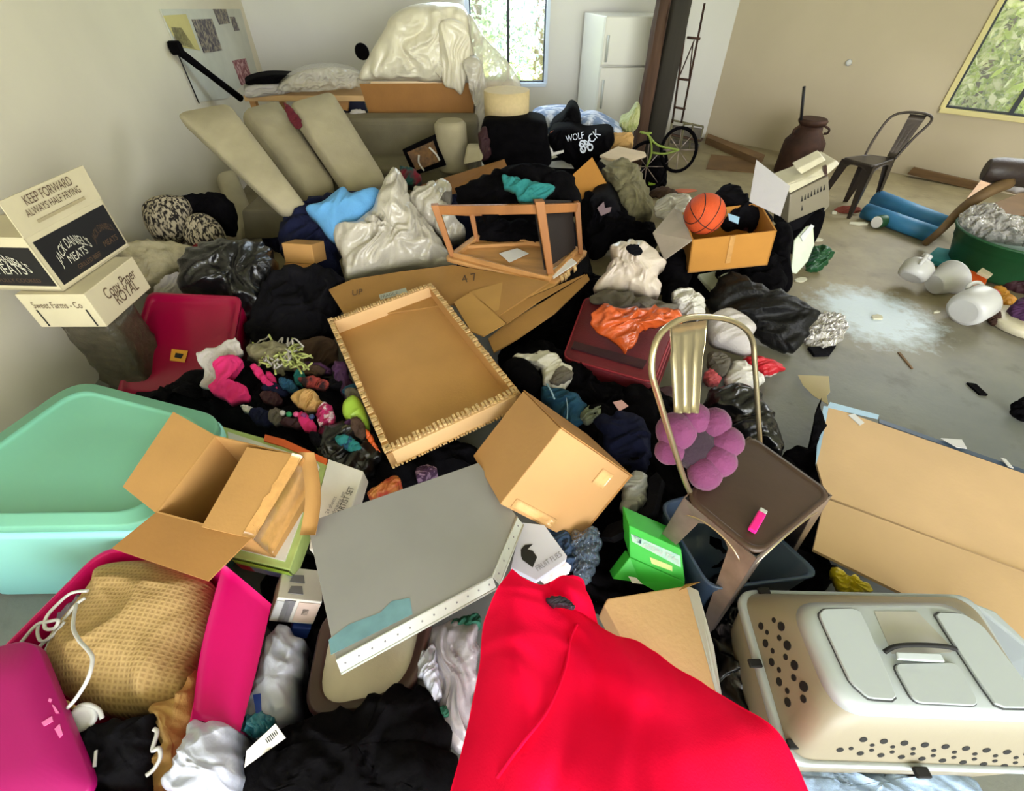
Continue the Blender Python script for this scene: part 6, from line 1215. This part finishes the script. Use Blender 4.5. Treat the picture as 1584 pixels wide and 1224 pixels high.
# ---- slate blue tub under the chair ----
zt2 = .34
L7 = [P(1020,778,zt2), P(1120,752,zt2), P(1272,890,zt2), P(1100,912,zt2)]; c7 = sum(L7, V())/4
t = T('slate_tub', 'slate blue plastic tub standing under the metal chair', 'tub', V((c7.x, c7.y, 0)))
def r7(s, dz): return rquad([c7+(p-c7)*s+V((0, 0, dz)) for p in L7], .05, 5)
q = MB(); q.loft([r7(.2, -.27), r7(.82, -.26), r7(.94, -.01), r7(1, 0), r7(1.01, -.01), r7(.98, -.02), r7(.85, -.3), r7(.2, -.3)]); q.obj('tub_body', TUB, t)
# ---- green box ----
F = fitbox({(0,0,1):(973,814),(1,0,1):(1054,850),(0,0,0):(974,862),(1,0,0):(1060,902),(0,1,0):(948,896)}, ((1,0,0), .2), dims=(None, None, None), name='green box', tw=2)
t = T('green_box', 'bright green printed carton below the left side of the metal chair', 'box', P(1005, 880, .1))
pgn = pl3((973,814,.36), (1054,850,.34), (1060,900,.24)); pg2 = pl3((974,862,.27), (1060,901,.24), (948,896,.22))
q = MB()
g = [pgn.at(973,813), pgn.at(1054,850), pgn.at(1060,901), pgn.at(974,862)]; dn = (V((0, .10, -.03)))
q.prism(g, dn); q.obj('front_panel', GREEN, t, bevel=.003)
bt = [g[3], g[2], g[2]+V((-.02, -.05, -.06)), P(990,902,.19), P(948,896,.20)]; q = MB(); q.prism(bt, (0, .05, -.04)); q.obj('lower_panel', GREEN, t, bevel=.003)
for px, m in (([(976,826),(1052,860),(1053,878),(978,838)], mat('pale_green_print', (196, 226, 206), .5, rgb2=(150, 200, 190), vs_=30, bump=0)), ([(980,828),(992,833),(992,842),(981,837)], mat('photo_blue', (60, 90, 130), .5, bump=0)), ([(1005,862),(1040,876),(1040,884),(1008,872)], mat('lime_print', (206, 226, 140), .5, bump=0)), ([(1044,864),(1050,866),(1050,874),(1045,872)], PH[1])):
    board('printed_panel', None, None, px, pgn, .001, m, t, lift=.002)
o = pgn.at(994, 846, .004); r = pgn.at(1044, 869, .004)-o; text('GREEN TEA', o, r, pgn.n.cross(r), r.length, WHT, t, 1.2)
board('white_sticker', None, None, [(972,892),(984,894),(994,904),(978,902)], pg2, .002, WHT, t, lift=.004)
# ---- beige open box below ----
pbx = pl3((935,925,.27), (1062,905,.27), (1112,1080,.25))
t = T('beige_carton', 'pale brown carton lying between the red fabric and the green box', 'box', pbx.at(1020, 980))
board('carton_body', None, None, [(934,936),(940,926),(1062,906),(1078,925),(1120,1090),(1060,1075),(985,1030)], pbx, .12, mat('pale_brown_card', (206, 168, 120), .8, var=.05), t, bevel=.004)
q = MB(); q.prism([pbx.at(1062,906,.002), pbx.at(1080,914,.03), pbx.at(1104,1000,.02), pbx.at(1118,1086,.002), pbx.at(1110,1080,.002)], -pbx.n*.004); q.obj('side_flap', GREYL, t)
q = MB(); q.prism([pbx.at(1060,904,.004), pbx.at(1084,900,.03), pbx.at(1050,914,.012)], -pbx.n*.004); q.obj('flap_corner', CARD, t)
# ---- brown tray with beige inside ----
ptr = pl3((470,1000,.27), (640,1000,.29), (540,1110,.27))
t = T('brown_litter_tray', 'dark brown rimmed plastic tray with a cream inside under the grey panel', 'tray', ptr.at(550, 1020))
T4 = [ptr.at(498,940), ptr.at(676,930), ptr.at(640,1082), ptr.at(462,1120)]; c8 = sum(T4, V())/4
def r8(s, off, rad=.09): return rquad([c8+(p-c8)*s+ptr.n*off for p in T4], rad, 7)
q = MB(); q.loft([r8(.2, -.07), r8(.70, -.07), r8(.74, -.05), r8(.78, -.012)], cap=True); q.obj('liner', mat('tray_liner', (196, 186, 168), .45), t)
q = MB(); q.loft([r8(.78, -.012), r8(.80, .004), r8(.86, -.006), r8(.92, .006), r8(.985, -.004), r8(1.0, -.02), r8(.97, -.03), r8(.9, -.12)], cap=False); q.obj('rim', DBRN, t)
# ---- clear bag right of tray ----
heap('clear_plastic_bag', 'clear plastic packaging bag between brown tray and red fabric', 'plastic bag', [(656,985),(690,965),(735,962),(742,1010),(738,1060),(728,1110),(722,1160),(700,1165),(680,1090),(648,1060),(645,1030)], mat('clear_packaging', (176, 170, 176), .15, var=.25, vs_=10, bump=.9, bs=18, coat=.6, alpha=.75), z=.2, h=.06, amp=.03, freq=9, ang=1.4, st=4, back=.06, tilt=6)
heap('teal_green_cloth', 'dark green cloth under the near edge of the grey panel', 'cloth', [(690,968),(715,955),(740,950),(742,968),(715,972)], mat('bottle_green', (16, 80, 60), .8), z=.24, h=.02, amp=.012, back=.05, tilt=5)
heap('green_scrap', 'small green scrap beside the black fabric', 'scrap', [(680,1094),(690,1092),(694,1106),(686,1108)], MATS['bottle_green'], z=.28, h=.01, amp=.004, back=.02, tilt=5)
heap('white_quilted_film', 'white quilted plastic left of the clear packaging bag', 'plastic film', [(652,1010),(672,1000),(676,1030),(682,1075),(670,1082),(655,1055),(645,1040)], WPLB, z=.27, h=.03, amp=.015, freq=16, back=.05, tilt=5)
# ---- red fabric ----
rows = [
 [(792,880,.50),(812,896,.50),(838,906,.47),(862,898,.44),(884,892,.42),(902,900,.38)],
 [(768,915,.50),(800,925,.53),(836,935,.50),(868,940,.44),(900,950,.42),(925,968,.34)],
 [(748,965,.42),(790,975,.55),(840,985,.52),(885,985,.46),(930,990,.44),(985,995,.36)],
 [(742,1030,.38),(790,1040,.57),(845,1050,.54),(905,1040,.50),(980,1045,.50),(1060,1042,.38)],
 [(728,1100,.36),(790,1110,.57),(850,1120,.57),(930,1110,.50),(1040,1110,.53),(1140,1088,.38)],
 [(712,1170,.34),(790,1180,.58),(870,1190,.60),(970,1180,.56),(1080,1170,.56),(1205,1135,.38)],
 [(690,1250,.32),(790,1260,.56),(890,1270,.60),(1000,1270,.60),(1120,1260,.55),(1262,1250,.36)]]
t = T('red_fabric', 'large bright red felt garment draped across the bottom centre', 'garment', P(900, 1100, .2))
o_, G = sheet('cloth_body', None, None, rows, RED, sub=10, th=.006, amp=.022, freq=3.2, ang=1.9, st=2.5, parent=t, seed=4.4)
def onG(px, py):
    best = None
    for r_ in G:
        for p in r_:
            q2 = proj(tuple(p)); d_ = (q2[0]-px)**2+(q2[1]-py)**2
            if best is None or d_ < best[0]: best = (d_, p)
    return best[1]
q = MB(); q.tube([onG(*p)+V((0, 0, .007)) for p in ((892,965),(884,990),(870,1040),(846,1100),(812,1150),(770,1205))], .0045, 6, sub=6); q.obj('seam', RED, t)
rows2 = [[(850,902,.47),(872,890,.47),(898,898,.44)],[(850,922,.45),(885,915,.49),(915,930,.44)],[(856,934,.43),(895,946,.45),(925,966,.40)]]
sheet('collar_fold', None, None, rows2, RED, sub=8, th=.006, parent=t)
heap('grey_print_lining', 'dark patterned lining showing in the fold of the red fabric', 'lining', [(845,926),(862,922),(880,928),(890,940),(870,938),(852,936)], mat('dark_lining', (36, 24, 40), .7, rgb2=(110, 104, 130), vs_=30, thr=(.6, .66)), z=.50, h=.008, amp=.004, back=.02, tilt=5)
# ---- pale blue sheet at bottom, yellow piece ----
heap('pale_blue_bag', 'pale blue plastic sheet under the near edge of the pet carrier', 'plastic sheet', [(1236,1180),(1300,1190),(1400,1200),(1500,1206),(1500,1260),(1230,1260)], mat('pale_blue_film', (150, 174, 206), .4, bump=.4), z=.12, h=.02, amp=.01, back=.05, tilt=5)
heap('yellow_net', 'yellow plastic netting between cardboard sheet and pet carrier', 'netting', [(1284,882),(1296,878),(1310,896),(1322,888),(1330,898),(1350,912),(1330,918),(1300,916)], YEL, z=.28, h=.04, amp=.03, freq=18, back=.05)
# ================= pet carrier =================
zc = .34
t = T('pet_carrier', 'large grey and beige plastic pet carrier lying in the near right corner', 'pet carrier', V((P(1380, 1050, zc).x, P(1380, 1050, zc).y, 0)))
rim = [(1140,914), (1500,922), (1660,1196), (1216,1182)]; pla = [(1232,936), (1482,936), (1618,1108), (1302,1096)]; ha = .17
Rm = [P(x, y, zc) for x, y in rim]; Pt = [P(x, y, zc+ha) for x, y in pla]
cr_ = sum(Rm, V())/4; cp_ = sum(Pt, V())/4
def RR(s, dz, rad=.06): return rquad([cr_+(p-cr_)*s+V((0, 0, dz)) for p in Rm], rad, 8)
def PP(s, dz, rad=.08): return rquad([cp_+(p-cp_)*s+V((0, 0, dz)) for p in Pt], rad, 8)
def LP(a, b, k): return [p.lerp(q_, k) for p, q_ in zip(a, b)]
base_ = RR(.965, 0); plt_ = PP(1.03, 0)
side = [LP(base_, plt_, k) for k in (.0, .15, .35, .55, .75)]
for i, k in enumerate((.0, .15, .35, .55, .75)): side[i] = [p+V((0, 0, .018*math.sin(math.pi*k))) for p in side[i]]
q = MB(); q.loft([RR(1.0, -.012), RR(1.0, .004), RR(.965, .006)]+side[1:]); 
q = MB(); q.loft([base_]+side[1:]+[LP(base_, plt_, .9)], cap=False); q.obj('side_shell', CARRT, t)
q = MB(); q.loft([LP(base_, plt_, .9), PP(1.0, .0), PP(.97, .006), PP(.9, .009), PP(.4, .010)], cap=True); q.obj('top_shell', CARR, t)
q = MB(); q.loft([RR(.96, .004), RR(1.0, .008), RR(1.012, .0), RR(1.012, -.02), RR(.99, -.026), RR(.93, -.026)], cap=False); q.obj('rim_flange', CARR, t)
q = MB(); q.loft([RR(.975, -.026), RR(.93, -.18), RR(.88, -.33)]); q.obj('lower_shell', CARRT, t)
ptop = Pl(cp_+V((0, 0, .010)), (0, 0, 1))
for px in ([(1264,952),(1272,943),(1328,942),(1389,1086),(1342,1083),(1312,1056)], [(1440,948),(1486,950),(1518,970),(1606,1088),(1600,1098),(1538,1097)], [(1378,1028),(1478,1026),(1514,1094),(1412,1089)]):
    c9 = [ptop.at(*p) for p in px]; m9 = sum(c9, V())/len(c9)
    c9 = catmull(c9, 1, True) if len(c9) != 4 else rquad(c9, .02, 4)
    if len(c9) == 6: c9 = [p for k in range(6) for p in ((c9[k].lerp(c9[k-1], .22)), c9[k].lerp((c9[k-1]+c9[(k+1)%6])/2, .07), (c9[k].lerp(c9[(k+1)%6], .22)))]
    q = MB(); q.prism([m9+(p-m9)*1.02-V((0,0,.002)) for p in c9], (0, 0, .0045)); q.obj('panel_groove', mat('groove_grey', (70, 72, 74), .6, bump=0), t)
    q = MB(); q.prism([m9+(p-m9)*.985 for p in c9], (0, 0, .009)); q.obj('raised_panel', CARR, t, bevel=.002)
q = MB(); q.prism([ptop.at(*p) for p in ((1352,946),(1418,946),(1476,1006),(1470,1010),(1380,1012))], (0, 0, .001)); q.obj('handle_recess', mat('recess_grey', (166, 164, 156), .5, bump=0), t)
q = MB(); q.tube([ptop.at(1368,1009,.008), ptop.at(1386,1000,.02), ptop.at(1420,998,.024), ptop.at(1460,1000,.02), ptop.at(1478,1004,.008)], .006, 8, sub=5); q.obj('carry_handle', DARK, t)
q = MB(); q.prism([ptop.at(1384,1010,.016), ptop.at(1452,1012,.016), ptop.at(1460,1026,.012), ptop.at(1386,1022,.012)], (0, 0, .008)); q.obj('handle_grip', CARR, t, bevel=.003)
# vent holes: left end and near side, on the shell's own surface
def shell_pt(px, py, A0, A1, B0, B1):
    pl_ = Pl(A0, (A1-A0).cross(B0-A0)); return pl_
S = side; nS = len(S[0])
pend = Pl((Rm[0]+Rm[3])/2*.5+(Pt[0]+Pt[3])/2*.5+V((0, 0, .016)), (Rm[3]-Rm[0]).cross((Pt[0]-Rm[0])))
pnear = Pl((Rm[2]+Rm[3])/2*.5+(Pt[2]+Pt[3])/2*.5+V((0, 0, .016)), (Rm[2]-Rm[3]).cross(Pt[3]-Rm[3]))
from mathutils.bvhtree import BVHTree
so = [o for o in bpy.data.objects if o.name.startswith('side_shell')][-1]
bv = BVHTree.FromPolygons([v.co+V(t['wo']) for v in so.data.vertices], [tuple(p.vertices) for p in so.data.polygons])
def vent(x, y, r_px, nm='vent_hole'):
    d = ray(x, y).normalized(); loc, nr, idx, dist = bv.ray_cast(CAM, d)
    if loc is None: return
    nr = nr if nr.dot(d) < 0 else -nr
    r_ = r_px/FL*(loc-CAM).dot(V((0, CP, -SP))); q = MB(); q.lathe(loc, nr, [(-.006, r_), (.0012, r_), (.0008, r_*.8)], 12); q.obj(nm, DARK, t)
ox, oy, kk = 1100, 860, 3.273
for x, y, r_ in ((318,326,13),(253,356,18),(355,358,22),(284,388,12),(346,416,14),(276,444,19),(386,454,23),(312,482,13),(378,513,15),(307,538,19),(422,555,23),(345,578,13),(419,618,16),(345,638,20),(469,662,25),(386,684,14),(467,725,18),(388,742,21)):
    vent(ox+x/kk, oy+y/kk, r_/kk*1.0)
for i in range(9):
    bx = 770+i*104; by = 930+i*9
    for dx, dy, r_ in ((0, 0, 19), (45, 28, 12), (-62, 45, 12), (-15, 70, 17)):
        vent(ox+(bx+dx)/kk, oy+(by+dy)/kk, r_/kk)
vent(ox+652/kk, oy+982/kk, 5.5)
for x, y in ((1181,917),(1167,1028),(1228,1153),(1424,1197)):
    p = P(x, y, zc+.008); q = MB(); q.prism([p+V((-.018,-.01,0)), p+V((.018,-.01,0)), p+V((.018,.012,0)), p+V((-.018,.012,0))], (0, 0, .012)); q.obj('latch', DARK, t, bevel=.003)
q = MB(); q.prism([P(1500,930,.3), P(1540,945,.3), P(1640,1040,.3), P(1600,1010,.3)], (0, 0, -.2)); q.obj('grey_bin', CARR, None, 'grey plastic box edge behind the right side of the pet carrier', 'box', bevel=.01)
